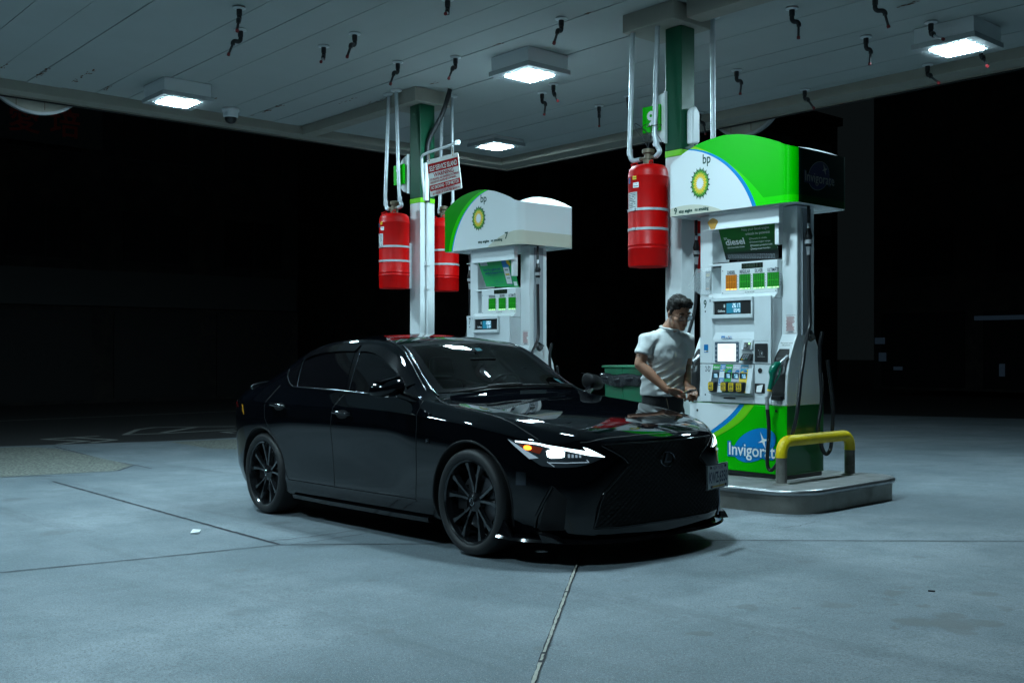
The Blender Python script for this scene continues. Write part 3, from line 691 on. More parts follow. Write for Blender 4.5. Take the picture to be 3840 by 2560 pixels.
    tx(b, '$', .035, -.655, 1.672, -.0105, 3, bold=.001); tx(b, 'Gallons', .026, -.718, 1.630, -.0105, 3, width=.08, bold=.0006)
    b.build('price_display', [M['black'], M['lcd'], M['lcdtxt'], M['paper']], root)
    # ---- recess below the display
    b = nb()
    b.hexa([(-.784, .0, 1.384), (-.336, .0, 1.384), (-.336, .019, 1.384), (-.784, .019, 1.384)], [(-.752, .045, 1.53), (-.34, .045, 1.53), (-.34, .06, 1.53), (-.752, .06, 1.53)])
    b.hexa([(-.752, .045, 1.53), (-.34, .045, 1.53), (-.34, .06, 1.53), (-.752, .06, 1.53)], [(-.784, -.004, 1.572), (-.336, -.004, 1.572), (-.336, .01, 1.572), (-.784, .01, 1.572)])
    b.hexa([(-.784, .0, 1.384), (-.784, .03, 1.384), (-.786, .03, 1.384), (-.786, .0, 1.384)], [(-.784, -.004, 1.572), (-.752, .045, 1.53), (-.786, .045, 1.53), (-.786, -.004, 1.572)])
    b.build('scoop_panel', M['panel'], root)
    # ---- screen, card slot, keypad
    b = nb(); flatbox(b, -.784, -.338, 1.169, 1.382, .019, .022); b.build('screen_panel', M['panel'], root, bevel=.004)
    b = nb(); rbox(b, -.752, -.493, 1.182, 1.362, .008, -.003, .006, 0)
    for z in (1.325, 1.285, 1.245, 1.205):
        for x in (-.738, -.507): rbox(b, x - .008, x + .008, z - .008, z + .008, .002, -.009, .003, 1)
    b.build('screen_bezel', [mat('bezel_blue_grey', (.05, .09, .13), .4), M['grey']], root)
    b = nb(); quad(b, -.720, -.520, 1.188, 1.347, -.0105, 0)
    tx(b, 'HELLO', .011, -.62, 1.322, -.0115, 1, 'CENTER'); tx(b, 'INSERT CARD OR PAY INSIDE', .008, -.62, 1.308, -.0115, 1, 'CENTER')
    b.build('screen', [M['screen'], M['grey']], root)
    b = nb(); b.hexa([(-.458, -.03, 1.292), (-.340, -.03, 1.292), (-.340, -.002, 1.292), (-.458, -.002, 1.292)], [(-.448, -.012, 1.374), (-.340, -.012, 1.374), (-.340, -.002, 1.374), (-.448, -.002, 1.374)]); b.build('card_hood', M['panel'], root, bevel=.004)
    b = nb(); b.hexa([(-.426, -.0318, 1.296), (-.352, -.0318, 1.296), (-.352, -.024, 1.296), (-.426, -.024, 1.296)], [(-.424, -.0185, 1.356), (-.352, -.0185, 1.356), (-.352, -.012, 1.356), (-.424, -.012, 1.356)], 0)
    b.box(-.418, -.392, -.036, -.026, 1.316, 1.338, 1); b.box(-.372, -.362, -.031, -.02, 1.34, 1.35, 2); b.build('card_reader', [M['black'], M['silver'], M['ledgb']], root)
    b = nb(); b.hexa([(-.456, -.055, 1.196), (-.342, -.055, 1.196), (-.342, -.003, 1.196), (-.456, -.003, 1.196)], [(-.438, -.02, 1.258), (-.342, -.02, 1.258), (-.342, -.003, 1.258), (-.438, -.003, 1.258)], 0)
    for i in range(3):
        for k in range(4):
            z = 1.206 + k * .0125; yy = -.0555 + (z - 1.196) / .062 * .035; x = -.433 + i * .022 + k * .003
            mm = 2 if (k == 0 and i == 0) else 3 if (k == 0 and i == 2) else 1
            b.box(x, x + .014, yy - .003, yy + .004, z, z + .008, mm)
    b.build('keypad', [M['black'], M['grey'], M['yellow'], M['nozgreen']], root)
    b = nb(); rbox(b, -.318, -.188, 1.188, 1.346, .008, -.006, .008, 0)
    b.poly([(-.252 + .02 * cos(q), -.0146, 1.262 + .02 * sin(q)) for q in [2 * pi * i / 20 for i in range(20)]], 1)
    b.poly([(-.252 + .0175 * cos(q), -.0150, 1.262 + .0175 * sin(q)) for q in [2 * pi * i / 20 for i in range(20)]], 0)
    for r_ in (.004, .008, .012): b.tube([(-.254 + r_ * cos(R(q)), -.0155, 1.262 + r_ * sin(R(q))) for q in range(-45, 46, 15)], .0012, 4, 2)
    quad(b, -.290, -.212, 1.232, 1.2335, -.0148, 2); b.box(-.279, -.274, -.016, -.0142, 1.284, 1.289, 2)
    b.build('tap_reader', [M['black'], M['grey'], M['paper']], root)
    # ---- product selector (slopes out towards the customer)
    sy = lambda z: -.001 - .055 * (1.163 - z) / .248
    shx = lambda z: 0
    b = nb(); b.hexa([(-.786, sy(.915), .915), (-.338, sy(.915), .915), (-.338, .0, .915), (-.786, .0, .915)], [(-.786, sy(1.163), 1.163), (-.338, sy(1.163), 1.163), (-.338, .0, 1.163), (-.786, .0, 1.163)])
    b.box(-.786, -.338, .0, .019, .822, .912); b.build('selector_panel', M['panel'], root)
    b = nb(); n = 10; f0 = [(-.79 + .456 * i / n, -.062 - .032 * sin(pi * i / n), .915) for i in range(n + 1)]
    for i in range(n):
        (xa, ya, za), (xb, yb_, zb) = f0[i], f0[i + 1]
        b.hexa([(xa, -.003 - .03 * sin(pi * i / n), .888), (xb, -.003 - .03 * sin(pi * (i + 1) / n), .888), (xb, .0, .888), (xa, .0, .888)], [(xa, ya, .912), (xb, yb_, .912), (xb, .0, .912), (xa, .0, .912)])
    b.build('shelf', M['grey'], root)
    def sl(x0, x1, z0, z1, d, m, bb): bb.poly([(x0, sy(z0) - d, z0), (x1, sy(z0) - d, z0), (x1, sy(z1) - d, z1), (x0, sy(z1) - d, z1)], m)
    def sltext(bb, s_, size, x, z, d, m, **k):
        a_ = math.atan2(.055, .248); Mx = T(x, sy(z) - d, z) @ Matrix.Rotation(-0 * a_, 4, 'X') @ FRONT @ Matrix.Rotation(-a_, 4, 'X')
        bb.text(s_, size, Mx, m, 'CENTER', **k)
    grades = [('diesel', -.733, '40', 'd')] if n9 else []
    grades += [('regular', -.596, '87', 'r'), ('silver', -.512, '89', 's'), ('ultimate', -.428, '93', 'u')]
    b = nb()
    for nm, xc, oc, k in grades:
        x0, x1 = xc - .0415, xc + .0415
        if k == 'd': sl(x0, x1, .916, 1.162, .001, 0, b); sl(x0, x1, 1.115, 1.162, .0016, 1, b)
        elif k == 'r': sl(x0, x1, .916, 1.162, .001, 1, b)
        elif k == 's': sl(x0, x1, .916, 1.162, .001, 2, b)
        else:
            sl(x0, x1, 1.09, 1.162, .001, 3, b)
            sl(x0, x1, .916, 1.0901, .0014, 4, b); b.poly([(x0, sy(1.09) - .0016, 1.09)] + [(x0 + (x1 - x0) * i / 6, sy(1.09 + .03 * sin(pi / 2 * i / 6)) - .0016, 1.09 + .03 * sin(pi / 2 * i / 6)) for i in range(1, 7)] + [(x1, sy(1.09) - .0016, 1.09)], 4)
        sltext(b, nm, .022, xc, 1.130, .0026, 5, width=.066, bold=.0005)
        if k != 'd':
            b.poly([(xc + .012 + .024 * cos(q), sy(1.1) - .0028, 1.098 + .017 * (.4 * cos(q) + .9 * sin(q))) for q in [2 * pi * i / 20 for i in range(20)]], 6)
            sltext(b, 'Invigorate', .007, xc + .012, 1.094, .0034, 5)
    if n9:
        for x0, x1, z0, z1 in [(-.689, -.63, 1.098, 1.162), (-.689, -.63, .975, 1.042)]:
            sl(x0, x1, z0, z1, .001, 6, b); sl(x0 + .004, x0 + .026, z0 + .008, z0 + .016, .002, 5, b); sl(x0 + .030, x0 + .055, z0 + .008, z0 + .016, .002, 4, b)
            for k in range(4): sl(x0 + .012, x1 - .006 * (1 + k % 2), z1 - .014 - k * .0085, z1 - .011 - k * .0085, .002, 5, b)
    b.build('grade_card', [mat('diesel_slate', (.03, .055, .065), .4), mat('grade_green', (.0, .27, .03), .4), mat('grade_silver', (.42, .43, .50), .4), mat('grade_blue', (.02, .26, .42), .4), M['yellow'], M['paper'], M['blue']], root)
    for nm, xc, oc, k in grades:
        b = nb(); d0 = sy(1.06) - .001
        rbox(b, xc - .034, xc + .034, 1.036, 1.09, .007, d0 + .003, .010, 0); quad(b, xc - .014, xc + .030, 1.041, 1.080, d0 - .0078, 1)
        for i, ch in enumerate('399' if k == 'd' else '375' if k == 'r' else '415'): digit(b, ch, xc - .006 + i * .011, 1.062, .008, .014, d0 - .0085, 2); digit(b, '9' if i else '4', xc - .002 + i * .011, 1.044, .008, .014, d0 - .0085, 2)
        b.build('grade_price', [M['black'], M['lcd'], M['lcdtxt']], root)
        b = nb(); d0 = sy(.965)
        rr = rrect(xc - .040, xc + .040, .920, 1.010, .018, 4)
        outl = [(xc + (p - xc) * .78, .966 + (q - .966) * .82) for p, q in rr]
        nq = len(rr)
        vs = [(p, d0 + .004, q) for p, q in rr] + [(p, d0 - .026, q) for p, q in rr] + [(p - .006, d0 - .040, q) for p, q in outl]
        fs = [(i, (i + 1) % nq, nq + (i + 1) % nq, nq + i) for i in range(nq)] + [(nq + i, nq + (i + 1) % nq, 2 * nq + (i + 1) % nq, 2 * nq + i) for i in range(nq)] + [list(range(2 * nq, 3 * nq))]
        b.add(vs, fs, 0); bt = b.build('grade_button', [M['black'], M['yellow'], M['ink']], root, smooth=50)
        b = nb(); yl = rrect(xc - .034, xc + .020, .930, 1.002, .007, 3); b.prism(yl, lambda p, q, e: (p, e, q), d0 - .041, d0 - .0425, 0)
        tx(b, oc, .040, xc - .007, .953, d0 - .0432, 1, 'CENTER', width=.040, bold=.001); quad(b, xc - .028, xc + .014, .936, .945, d0 - .0432, 1); quad(b, xc - .024, xc + .010, .992, .9945, d0 - .0432, 1); quad(b, xc - .022, xc + .008, .986, .988, d0 - .0432, 1)
        b.build('octane_label', [M['yellow'], M['ink']], root)
    # ---- small hardware and stickers
    b = nb(); b.lathe([(0, 0), (.02, 0), (.022, .004), (.016, .006), (.014, .003), (.008, .003), (.006, .007), (0, .007)], T(-.27, .0, 1.112) @ rot(90, 'X'), 18); b.build('lock', M['black'], root, smooth=40)
    b = nb(); rbox(b, -.326, -.222, .915, 1.0, .006, .003, .004, 0); b.hexa([(-.306, -.012, .925), (-.246, -.02, .925), (-.246, -.018, .925), (-.306, -.010, .925)], [(-.302, -.004, .978), (-.240, -.004, .992), (-.240, -.002, .992), (-.302, -.002, .978)], 1)
    b.build('receipt_slot', [M['black'], M['paper']], root)
    b = nb(); rbox(b, -.661, -.532, .856, .868, .005, .001, .003, 0); b.build('coin_slot', M['black'], root)
    b = nb()
    tx(b, '9' if n9 else '7', .105, -.868, 1.672, -.0012, 0, 'CENTER', width=.032, bold=.002)
    tx(b, '500', .032, -.82, 1.725, -.0012, 1, width=.032, bold=.001)
    for z in (1.64, .885): b.poly([(-.866 + .007 * cos(q), -.0015, z + .009 * sin(q)) for q in [2 * pi * i / 10 for i in range(10)]], 1)
    if n9: tx(b, '2-D', .072, -.868, 1.095, -.0012, 1, width=.056)
    quad(b, -.882, -.833, 1.268, 1.340, -.0012, 2); quad(b, -.877, -.855, 1.276, 1.285, -.002, 4); quad(b, -.853, -.836, 1.276, 1.284, -.002, 5)
    quad(b, -.922, -.919, 1.4, 1.72, -.0012, 0)
    quad(b, -.68, -.565, 1.392, 1.403, -.0082, 2); quad(b, -.68, -.640, 1.404, 1.415, -.0082, 3); quad(b, -.602, -.592, 1.404, 1.414, -.0082, 6); quad(b, -.58, -.572, 1.404, 1.414, -.0082, 3)
    for k in range(4): quad(b, -.672 + k * .028, -.650 + k * .028, 1.394, 1.401, -.009, 4)
    tx(b, 'CONTACTLESS TAP OR INSERT CARD', .009, -.312, 1.366, -.006, 1, width=.13)
    b.build('sticker', [M['dk_green_ink'], M['ink'], M['blue'], M['sky'], M['paper'], M['yellow'], M['redink']], root)
    # warning list on right column
    b = nb(); yw = .1485
    quad(b, -.118, -.008, 1.432, 1.60, yw, 0)
    tx(b, 'WARNING NOTICE', .011, -.063, 1.585, yw - .001, 2, 'CENTER')
    random.seed(4)
    for k in range(13):
        z = 1.574 - k * .0095; quad(b, -.110 + (.006 if k % 3 else 0), -.02 - random.random() * .03, z - .0045, z, yw - .001, 1)
    quad(b, -.095, -.032, 1.440, 1.444, yw - .001, 2); quad(b, -.085, -.04, 1.447, 1.451, yw - .001, 2); quad(b, -.116, -.009, 1.4345, 1.436, yw - .001, 1)
    b.build('notice', [M['paper'], M['redink'], M['ink']], root)
    b = nb(); zt, zb_ = 1.365, 1.322
    yt, yb2 = prof_y(zt) - .004, prof_y(zb_) - .004
    b.poly([(-.125, yb2, zb_), (-.02, yb2, zb_), (-.02, yt, zt), (-.125, yt, zt)], 0)
    nrm = math.atan2(yt - yb2, zt - zb_)
    for i, s_ in enumerate(('May contain up to', '10% ethanol')):
        z = zt - .018 - i * .019; b.text(s_, .017, T(-.0725, prof_y(z) - .0058, z) @ FRONT @ Matrix.Rotation(-nrm, 4, 'X'), 1, 'CENTER')
    b.build('ethanol_sticker', [M['paper'], M['dk_green_ink']], root)
    # ---- nozzle boots
    def boot(x0, x1, flip):
        q = nb(); zs = [.872, .93, 1.0, 1.08, 1.15, 1.22, 1.27, 1.30]
        L = [(x0 + (.0 if z < 1.25 else (z - 1.25) * .5), prof_y(z) - .006, z) for z in zs]; Rr = [(x1 - (0 if z < 1.28 else .01), prof_y(z) - .006, z) for z in zs]
        n_ = len(zs)
        for i in range(n_ - 1): q.hexa([L[i], Rr[i], (Rr[i][0], Rr[i][1] + .02, Rr[i][2]), (L[i][0], L[i][1] + .02, L[i][2])], [L[i + 1], Rr[i + 1], (Rr[i + 1][0], Rr[i + 1][1] + .02, Rr[i + 1][2]), (L[i + 1][0], L[i + 1][1] + .02, L[i + 1][2])])
        q.box(x0 + .02, x1 - .02, -.045, .0, .862, .895)
        q.build('nozzle_boot', M['black'], root)
        q = nb(); zs2 = [1.06, 1.14, 1.2, 1.245]
        for za, zb2 in zip(zs2[:-1], zs2[1:]): q.poly([(x0 + .03, prof_y(za) - .0075, za), (x1 - .035, prof_y(za) - .0075, za), (x1 - .035, prof_y(zb2) - .0075, zb2), (x0 + .03, prof_y(zb2) - .0075, zb2)], 0)
        q.build('boot_cavity_shade', M['gap'], root)  # flat dark sheet in place of the shade inside the boot
    boot(-.150, -.020, False); boot(-1.035, -.93, True)
    def nozzle(x, mt, hose_):
        q = nb(); a = Vector((x, 0, 0))
        q.tube(smoothpath([a + Vector((-.02, -.035, 1.16)), a + Vector((.008, -.005, 1.20)), a + Vector((.03, .035, 1.24))], 4), [.017] * 4 + [.0155] * 5, 10)
        q.build('spout', M['silver'], root, smooth=50)
        q = nb()
        pth = [a + Vector(v) for v in [(.0, -.03, 1.178), (-.022, -.055, 1.165), (-.034, -.085, 1.13), (-.034, -.095, 1.10), (-.036, -.092, 1.075), (-.038, -.095, 1.055), (-.045, -.105, 1.0), (-.05, -.112, .955)]]
        rs = [.018, .030, .036, .034, .026, .022, .020, .0205]
        q.tube(pth, rs, 12)
        q.tube(smoothpath([a + Vector((.005, -.03, 1.15)), a + Vector((.008, -.055, 1.09)), a + Vector((-.012, -.075, 1.03)), a + Vector((-.035, -.095, .98))], 4), .006, 6)
        q.build('nozzle_body', mt, root, smooth=50)
        q = nb(); q.tube([a + Vector((-.05, -.112, .955)), a + Vector((-.052, -.115, .94))], .0215, 12); q.build('collar', M['yellow'], root, smooth=50)
        q = nb(); q.tube([a + Vector(v) for v in [(-.052, -.115, .94), (-.055, -.12, .905), (-.07, -.125, .885), (-.066, -.127, .86), (-.062, -.13, .84), (-.06, -.13, .785)]], [.018, .018, .021, .016, .017, .014], 12); q.build('swivel', M['silver'], root, smooth=50)
        q = nb(); q.poly([a + Vector(v) for v in [(.028, -.045, 1.09), (.040, -.03, 1.10), (.042, -.02, 1.15), (.03, -.035, 1.14)]]); q.build('guard_flap', M['clear'], root)
        q = nb(); q.tube(smoothpath(hose_, 6), .0165, 10); q.build('hose', M['rubber'], root, smooth=60)
    nozzle(-.045, M['nozgreen'] if n9 else M['black'],
           [(-.105, -.13, .785), (-.086, -.14, .68), (-.084, -.14, .57), (-.094, -.14, .455), (-.100, -.14, .36), (-.092, -.14, .30), (-.064, -.14, .278), (-.018, -.14, .315), (.06, -.135, .43), (.12, -.13, .54), (.168, -.13, .693), (.188, -.12, .834), (.176, -.06, 1.07), (.16, -.0, 1.206), (.143, .05, 1.325), (.112, .13, 1.418), (.104, .18, 1.50), (.092, .2, 1.62), (.082, .2, 1.95), (.080, .2, 2.14)])
    nozzle(-.985, M['black'], [(-1.045, -.13, .785), (-1.05, -.14, .65), (-1.1, -.14, .5), (-1.2, -.1, .45), (-1.28, .0, .6), (-1.29, .1, .9), (-1.24, .18, 1.35), (-1.185, .25, 1.7), (-1.178, .25, 2.05), (-1.172, .25, 2.14)])
    b = nb(); b.tube(smoothpath([(.075, .42, 1.45), (.06, .40, 1.3), (.055, .42, 1.1), (.06, .43, .85), (.07, .36, .62), (.08, .39, .48), (.08, .43, .41), (.08, .48, .384), (.08, .535, .42), (.085, .55, .52), (.09, .56, .8), (.075, .5, 1.2)], 6), .0165, 10); b.build('hose', M['rubber'], root, smooth=60)
    for hx, hy in ((.080, .2), (-1.172, .25)):
        b = nb(); b.lathe([(.0165, 2.10), (.02, 2.16), (.026, 2.17), (.026, 2.19), (.034, 2.195), (.034, 2.225), (.026, 2.23), (.033, 2.26), (.020, 2.31), (.016, 2.33), (.016, 2.37), (.013, 2.375), (.013, 2.52)], T(hx, hy, 0), 14, ms=[1, 1, 0, 0, 1, 1, 0, 0, 0, 1, 0, 0])
        b.build('breakaway_coupling', [M['black'], M['silver']], root, smooth=40)
    b = nb(); b.tube([(.1, .2, 1.45), (.06, .3, 1.42), (.02, .3, 1.42)], .012, 8); b.lathe([(0, -.02), (.035, -.02), (.035, .02), (0, .02)], T(.09, .22, 1.40) @ rot(60, 'Y'), 14); b.build('hose_clamp', M['rubber'], root, smooth=40)
    # side seam and ribs on the flank (upper part narrower: hose channel)
    b = nb(); b.box(.001, .012, .215, .345, 1.42, 2.51); b.build('hose_channel', M['grey'], root)
    # painted lower flank
    # ---- price panel
    xl, xr = (-.745, -.155) if n9 else (-.70, -.155)
    b = nb(); b.box(-.905, -.153, .16, .42, 1.742, 1.80); b.box(-.905, -.153, .10, .46, 2.055, 2.075)
    b.hexa([(-.90, .03, 1.742), (-.155, .03, 1.742), (-.155, .16, 1.742), (-.90, .16, 1.742)], [(-.895, .10, 1.80), (-.155, .10, 1.80), (-.155, .16, 1.80), (-.895, .16, 1.80)])
    b.box(-.755, -.155, .084, .46, 1.79, 2.073); b.build('price_housing', M['white_clean'], root, bevel=.005)
    names = [('DIESEL', -.639, 'a'), ('REGULAR', -.491, 'g'), ('SILVER', -.344, 'g'), ('ULTIMATE', -.195, 'g')] if n9 else [('REGULAR', -.562, 'g'), ('SILVER', -.385, 'g'), ('ULTIMATE', -.215, 'g')]
    b = nb()
    for s_, xc, k in names:
        tx(b, s_, .042, xc, 1.972, .0805, 0, 'CENTER', width={'DIESEL': .088, 'REGULAR': .112, 'SILVER': .085, 'ULTIMATE': .118}[s_], bold=.0007)
        for z in (1.94, 1.92, 1.90, 1.87, 1.85): quad(b, xc + .068, xc + .073, z, z + .009, .083, 0)
    tx(b, 'ALL TAXES INCLUDED', .018, -.44, 1.798, .0825, 0, 'CENTER', width=.10); quad(b, -.475, -.40, 1.775, 1.787, .083, 1)
    for x in (-.735, -.17):
        for z in (1.80, 2.0): b.box(x - .004, x + .004, .0815, .0835, z, z + .007, 0)
    b.build('grade_name', [M['ink'], M['nozgreen']], root)
    for s_, xc, k in names:
        b = nb(); mo = 0; x0, x1, z0, z1 = xc - .0605, xc + .0605, 1.828, 1.964
        flatbox(b, x0, x1, z0, z1, .084, .004, 0)
        for i in range(11):
            z = z0 + .02 + i * .0105
            for q in range(6):
                x = x0 + .012 + q * .0192 
                b.poly([(x, .0792, z), (x + .0045, .0792, z), (x + .0045, .0792, z + .0045), (x, .0792, z + .0045)], 1)
        for q in range(15):
            if q % 5 == 4: continue
            x = x0 + .008 + q * .0075; b.poly([(x, .0791, z0 + .068), (x + .004, .0791, z0 + .068), (x + .004, .0791, z0 + .072), (x, .0791, z0 + .072)], 1)
        for xa, xb2 in ((.004, .040), (.046, .054), (.060, .088), (.094, .119)): b.poly([(x0 + xa, .0788, z0 + .002), (x0 + xb2, .0788, z0 + .002), (x0 + xb2, .0788, z0 + .011), (x0 + xa, .0788, z0 + .011)], 2)
        b.build('led_price', [M['leda'], M['ledad'], M['ledab']] if k == 'a' else [M['ledg'], M['ledgd'], M['ledgb']], root)
    b = nb(); flatbox(b, -.526, -.302, 2.012, 2.058, .084, .004, 0); 
    tx(b, '088811' if n9 else '8888', .05, -.414, 2.018, .0795, 1, 'CENTER', width=.19)
    b.build('status_display', [M['offled'], mat('dim_digits', (.012, .035, .014), .4)], root)
    # ---- header plate, topper poster
    b = nb(); b.box(-.80, -.06, -.028, -.012, 2.372, 2.52); b.hexa([(-.83, -.075, 2.362), (-.03, -.075, 2.362), (-.03, -.012, 2.372), (-.83, -.012, 2.372)], [(-.83, -.078, 2.368), (-.03, -.078, 2.368), (-.03, -.014, 2.379), (-.83, -.014, 2.379)])
    b.box(-.80, -.765, -.012, .15, 2.36, 2.5); b.box(-.10, -.062, -.03, .03, 2.19, 2.52)
    if n9: b.poly([(-.79 + .05 * cos(q) * (1 + .3 * sin(3 * q)) + .03, -.0285, 2.42 + .055 * sin(q)) for q in [2 * pi * i / 18 for i in range(18)]], 1)
    b.box(-.80, -.075, .02, .036, 2.10, 2.36, 0) if False else None
    b.build('header_plate', [M['white_clean'], mat('rust_stain', (.42, .22, .03), .6)], root)
    tp = lambda u, v, d=0: (-.724 + .601 * u + v * (-.026 - .034 * u), .0 + .15 * v - d, 2.392 - v * (.282 + .035 * u))
    b = nb(); b.hexa([tp(0, 1), tp(1, 1), tp(1, 1, -.008), tp(0, 1, -.008)], [tp(0, 0), tp(1, 0), tp(1, 0, -.008), tp(0, 0, -.008)], 0)
    ang = math.atan2(.15, .305)
    def tpt(s_, size, u, v, m, align='LEFT', **k):
        b.text(s_, size, Matrix.Translation(tp(u, v, .003)) @ FRONT @ Matrix.Rotation(ang, 4, 'X'), m, align, **k)
    def tpq(u0, u1, v0, v1, m, d=.002): b.poly([tp(u0, v1, d), tp(u1, v1, d), tp(u1, v0, d), tp(u0, v0, d)], m)
    if n9:
        tpt('Help your diesel engine', .036, .90, .17, 1, 'RIGHT', width=.285); tpt('unleash its potential', .036, .90, .29, 1, 'RIGHT', width=.25)
        tpt('BP', .034, .06, .40, 1); tpt('diesel', .082, .075, .56, 1, width=.205, bold=.002); tpt('Ultra-Low Sulfur Diesel', .022, .085, .66, 1, width=.185)
        for i, s_ in enumerate(('Powerful & reliable', 'Delivers higher torque', 'Contains protective additives', 'Helps lower harmful emissions')):
            v = .43 + i * .095; tpt(s_, .021, .56, v, 1)
            c_ = Vector(tp(.535, v - .02, .003)); b.tube([c_ + Vector((.008 * cos(q), 0, .008 * sin(q))) for q in [2 * pi * k / 10 for k in range(11)]], .0012, 4, 1)
        for i in range(4):
            v = .845 + i * .035; u = .06
            while u < .93:
                du = random.uniform(.015, .05); tpq(u, min(u + du, .94), v - .008, v + .004, 2); u += du + .008
    else:
        tpq(.05, .26, .05, .19, 1); tpt('o eamify | visa', .022, .065, .15, 3, width=.11)
        tpt('Save 10c a gallon with', .042, .08, .40, 3, width=.31, bold=.001); tpt('earnify & Amazon Prime', .042, .10, .53, 3, width=.33, bold=.001)
        tpt('Terms apply. See app for details and link your account', .016, .10, .60, 3, width=.31)
        tpt('Scan here', .02, .30, .80, 3); tpt('or download the app today', .016, .30, .86, 3); tpt('Offer valid at participating sites only', .014, .18, .95, 3)
        tpq(.68, .86, .06, .90, 3, .002); tpq(.69, .85, .08, .88, 1, .003); tpq(.69, .85, .08, .30, 4, .004); tpq(.72, .82, .36, .42, 2, .004); tpq(.71, .83, .52, .58, 5, .004); tpq(.72, .82, .66, .70, 2, .004)
        b.poly([tp(.82, .02, .005), tp(.88, .03, .005), tp(.92, .2, .005), tp(.90, .27, .005), tp(.82, .17, .005)], 5); tpq(.89, .99, .80, .95, 1, .003)
    b.build('topper_poster', [poster_mat(), M['paper'], M['grey']] if n9 else [M['mint'], M['paper'], M['grey'], mat('poster_ink_blue', (.01, .10, .22), .5), M['sky'], M['yellow']], root)
    b = nb(); b.box(-.90, -.155, .155, .17, 2.045, 2.09, 0); b.build('inner_rail', M['black'], root)
    # ---- valance
    arch = lambda x: [(-1.18, 2.985), (-1.0, 3.085), (-.85, 3.138), (-.70, 3.165), (-.55, 3.176), (-.41, 3.163), (-.25, 3.128), (-.10, 3.078), (.0, 3.038), (.08, 2.998), (.17, 2.972)]
    AP = [Vector((p[0], p[1], 0)) for p in arch(0)]
    def az(x):
        for p, q in zip(AP[:-1], AP[1:]):
            if x <= q.x:
                u = max(0, (x - p.x) / (q.x - p.x)); u2 = u
                return p.y + (q.y - p.y) * u2
        return 2.972
    plan = []
    def addarc(cx, cy, a0, a1, r_=.10):
        for i in range(9): plan.append((cx + r_ * cos(R(a0 + (a1 - a0) * i / 8)), cy + r_ * sin(R(a0 + (a1 - a0) * i / 8))))
    y0, y1, x0, x1, r_ = -.137, .697, -1.182, .168, .10
    for i in range(1, 26): plan.append((x0 + .03 + (x1 - r_ - x0 - .03) * i / 26, y0))
    addarc(x1 - r_, y0 + r_, -90, 0); addarc(x1 - r_, y1 - r_, 0, 90)
    for i in range(1, 26): plan.append((x1 - r_ - (x1 - 2 * r_ - x0) * i / 26, y1))
    addarc(x0 + r_, y1 - r_, 90, 180); addarc(x0 + .03, y0 + .03, 180, 270, .03)
    def topz(x, y): 
        w = 1 if (y < y0 + .02 or y > y1 - .02) else 0
        return az(x) if (y < y0 + r_ + .001 or y > y1 - r_ - .001) else 2.972
    b = nb(); n = len(plan); ins = [(-.507 + (px + .507) * .982, .28 + (py - .28) * .972) for px, py in plan]
    vs = [(px, py, 2.518) for px, py in plan] + [(px, py, topz(px, py)) for px, py in plan] + [(px, py, 2.518) for px, py in ins] + [(ix, iy, topz(px, py)) for (ix, iy), (px, py) in zip(ins, plan)]
    fs, ms = [], []
    for i in range(n):
        k = (i + 1) % n
        fs += [(i, k, n + k, n + i)]; ms.append(0)
        fs += [(2 * n + k, 2 * n + i, 3 * n + i, 3 * n + k)]; ms.append(1)
        fs += [(n + i, n + k, 3 * n + k, 3 * n + i)]; ms.append(1)
        fs += [(k, i, 2 * n + i, 2 * n + k)]; ms.append(1)
    for f_, m_ in zip(fs, ms): pass
    bb0 = len(b.v); b.add(vs, [])
    for f_, m_ in zip(fs, ms): b.f.append([bb0 + i for i in f_]); b.m.append(m_)
    b.poly([(px, py, 2.54) for px, py in ins], 1)
    b.build('valance', [valance_mat('valance_art', kind), M['white_clean']], root, smooth=35)
    b = nb(); yv = -.1375
    pal = [M['dk_green_ink'], mat('petal_dark', (.0, .075, .012), .4), mat('petal_green', (.003, .20, .003), .4), mat('petal_lime', (.13, .40, .0), .4), M['yellow'], M['paper']]
    if n9:
        flower(b, -.816, 2.784, yv - .001, .115, .148, [1, 2, 3, 4, 5])
        b.build('valance_emblem', pal, root); b = nb()
        tx(b, 'bp', .12, -.79, 2.955, yv - .002, 0, width=.088, bold=.002); tx(b, '9', .078, -1.117, 2.537, yv - .002, 0, width=.036, bold=.003)
        tx(b, 'stop engine   no smoking', .041, -1.06, 2.541, yv - .002, 0, width=.34, bold=.002)
    else:
        flower(b, -.535, 2.855, yv - .001, .128, .145, [1, 2, 3, 4, 5])
        b.build('valance_emblem', pal, root); b = nb()
        tx(b, 'bp', .12, -.505, 3.03, yv - .002, 0, width=.105, bold=.002); tx(b, '7', .10, -.085, 2.59, yv - .002, 0, width=.055, bold=.003)
        tx(b, 'stop engine   no smoking', .041, -.545, 2.575, yv - .002, 0, width=.42, bold=.002)
    b.build('valance_lettering', pal, root)
    if n9:      # dark-toned logo on the dark green end of the valance
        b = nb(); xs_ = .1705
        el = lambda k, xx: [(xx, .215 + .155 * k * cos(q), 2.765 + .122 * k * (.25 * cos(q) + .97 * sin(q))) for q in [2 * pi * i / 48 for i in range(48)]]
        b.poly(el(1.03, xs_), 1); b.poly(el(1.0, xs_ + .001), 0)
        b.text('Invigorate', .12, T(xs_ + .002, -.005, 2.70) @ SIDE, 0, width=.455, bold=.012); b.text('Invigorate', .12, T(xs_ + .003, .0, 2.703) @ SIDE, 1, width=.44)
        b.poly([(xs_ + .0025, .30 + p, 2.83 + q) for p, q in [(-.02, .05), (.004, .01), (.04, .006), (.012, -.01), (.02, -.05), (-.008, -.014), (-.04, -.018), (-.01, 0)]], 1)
        b.build('end_logo', [mat('deep_blue', (.003, .012, .06), .4), mat('pale_outline', (.22, .24, .20), .5)], root)
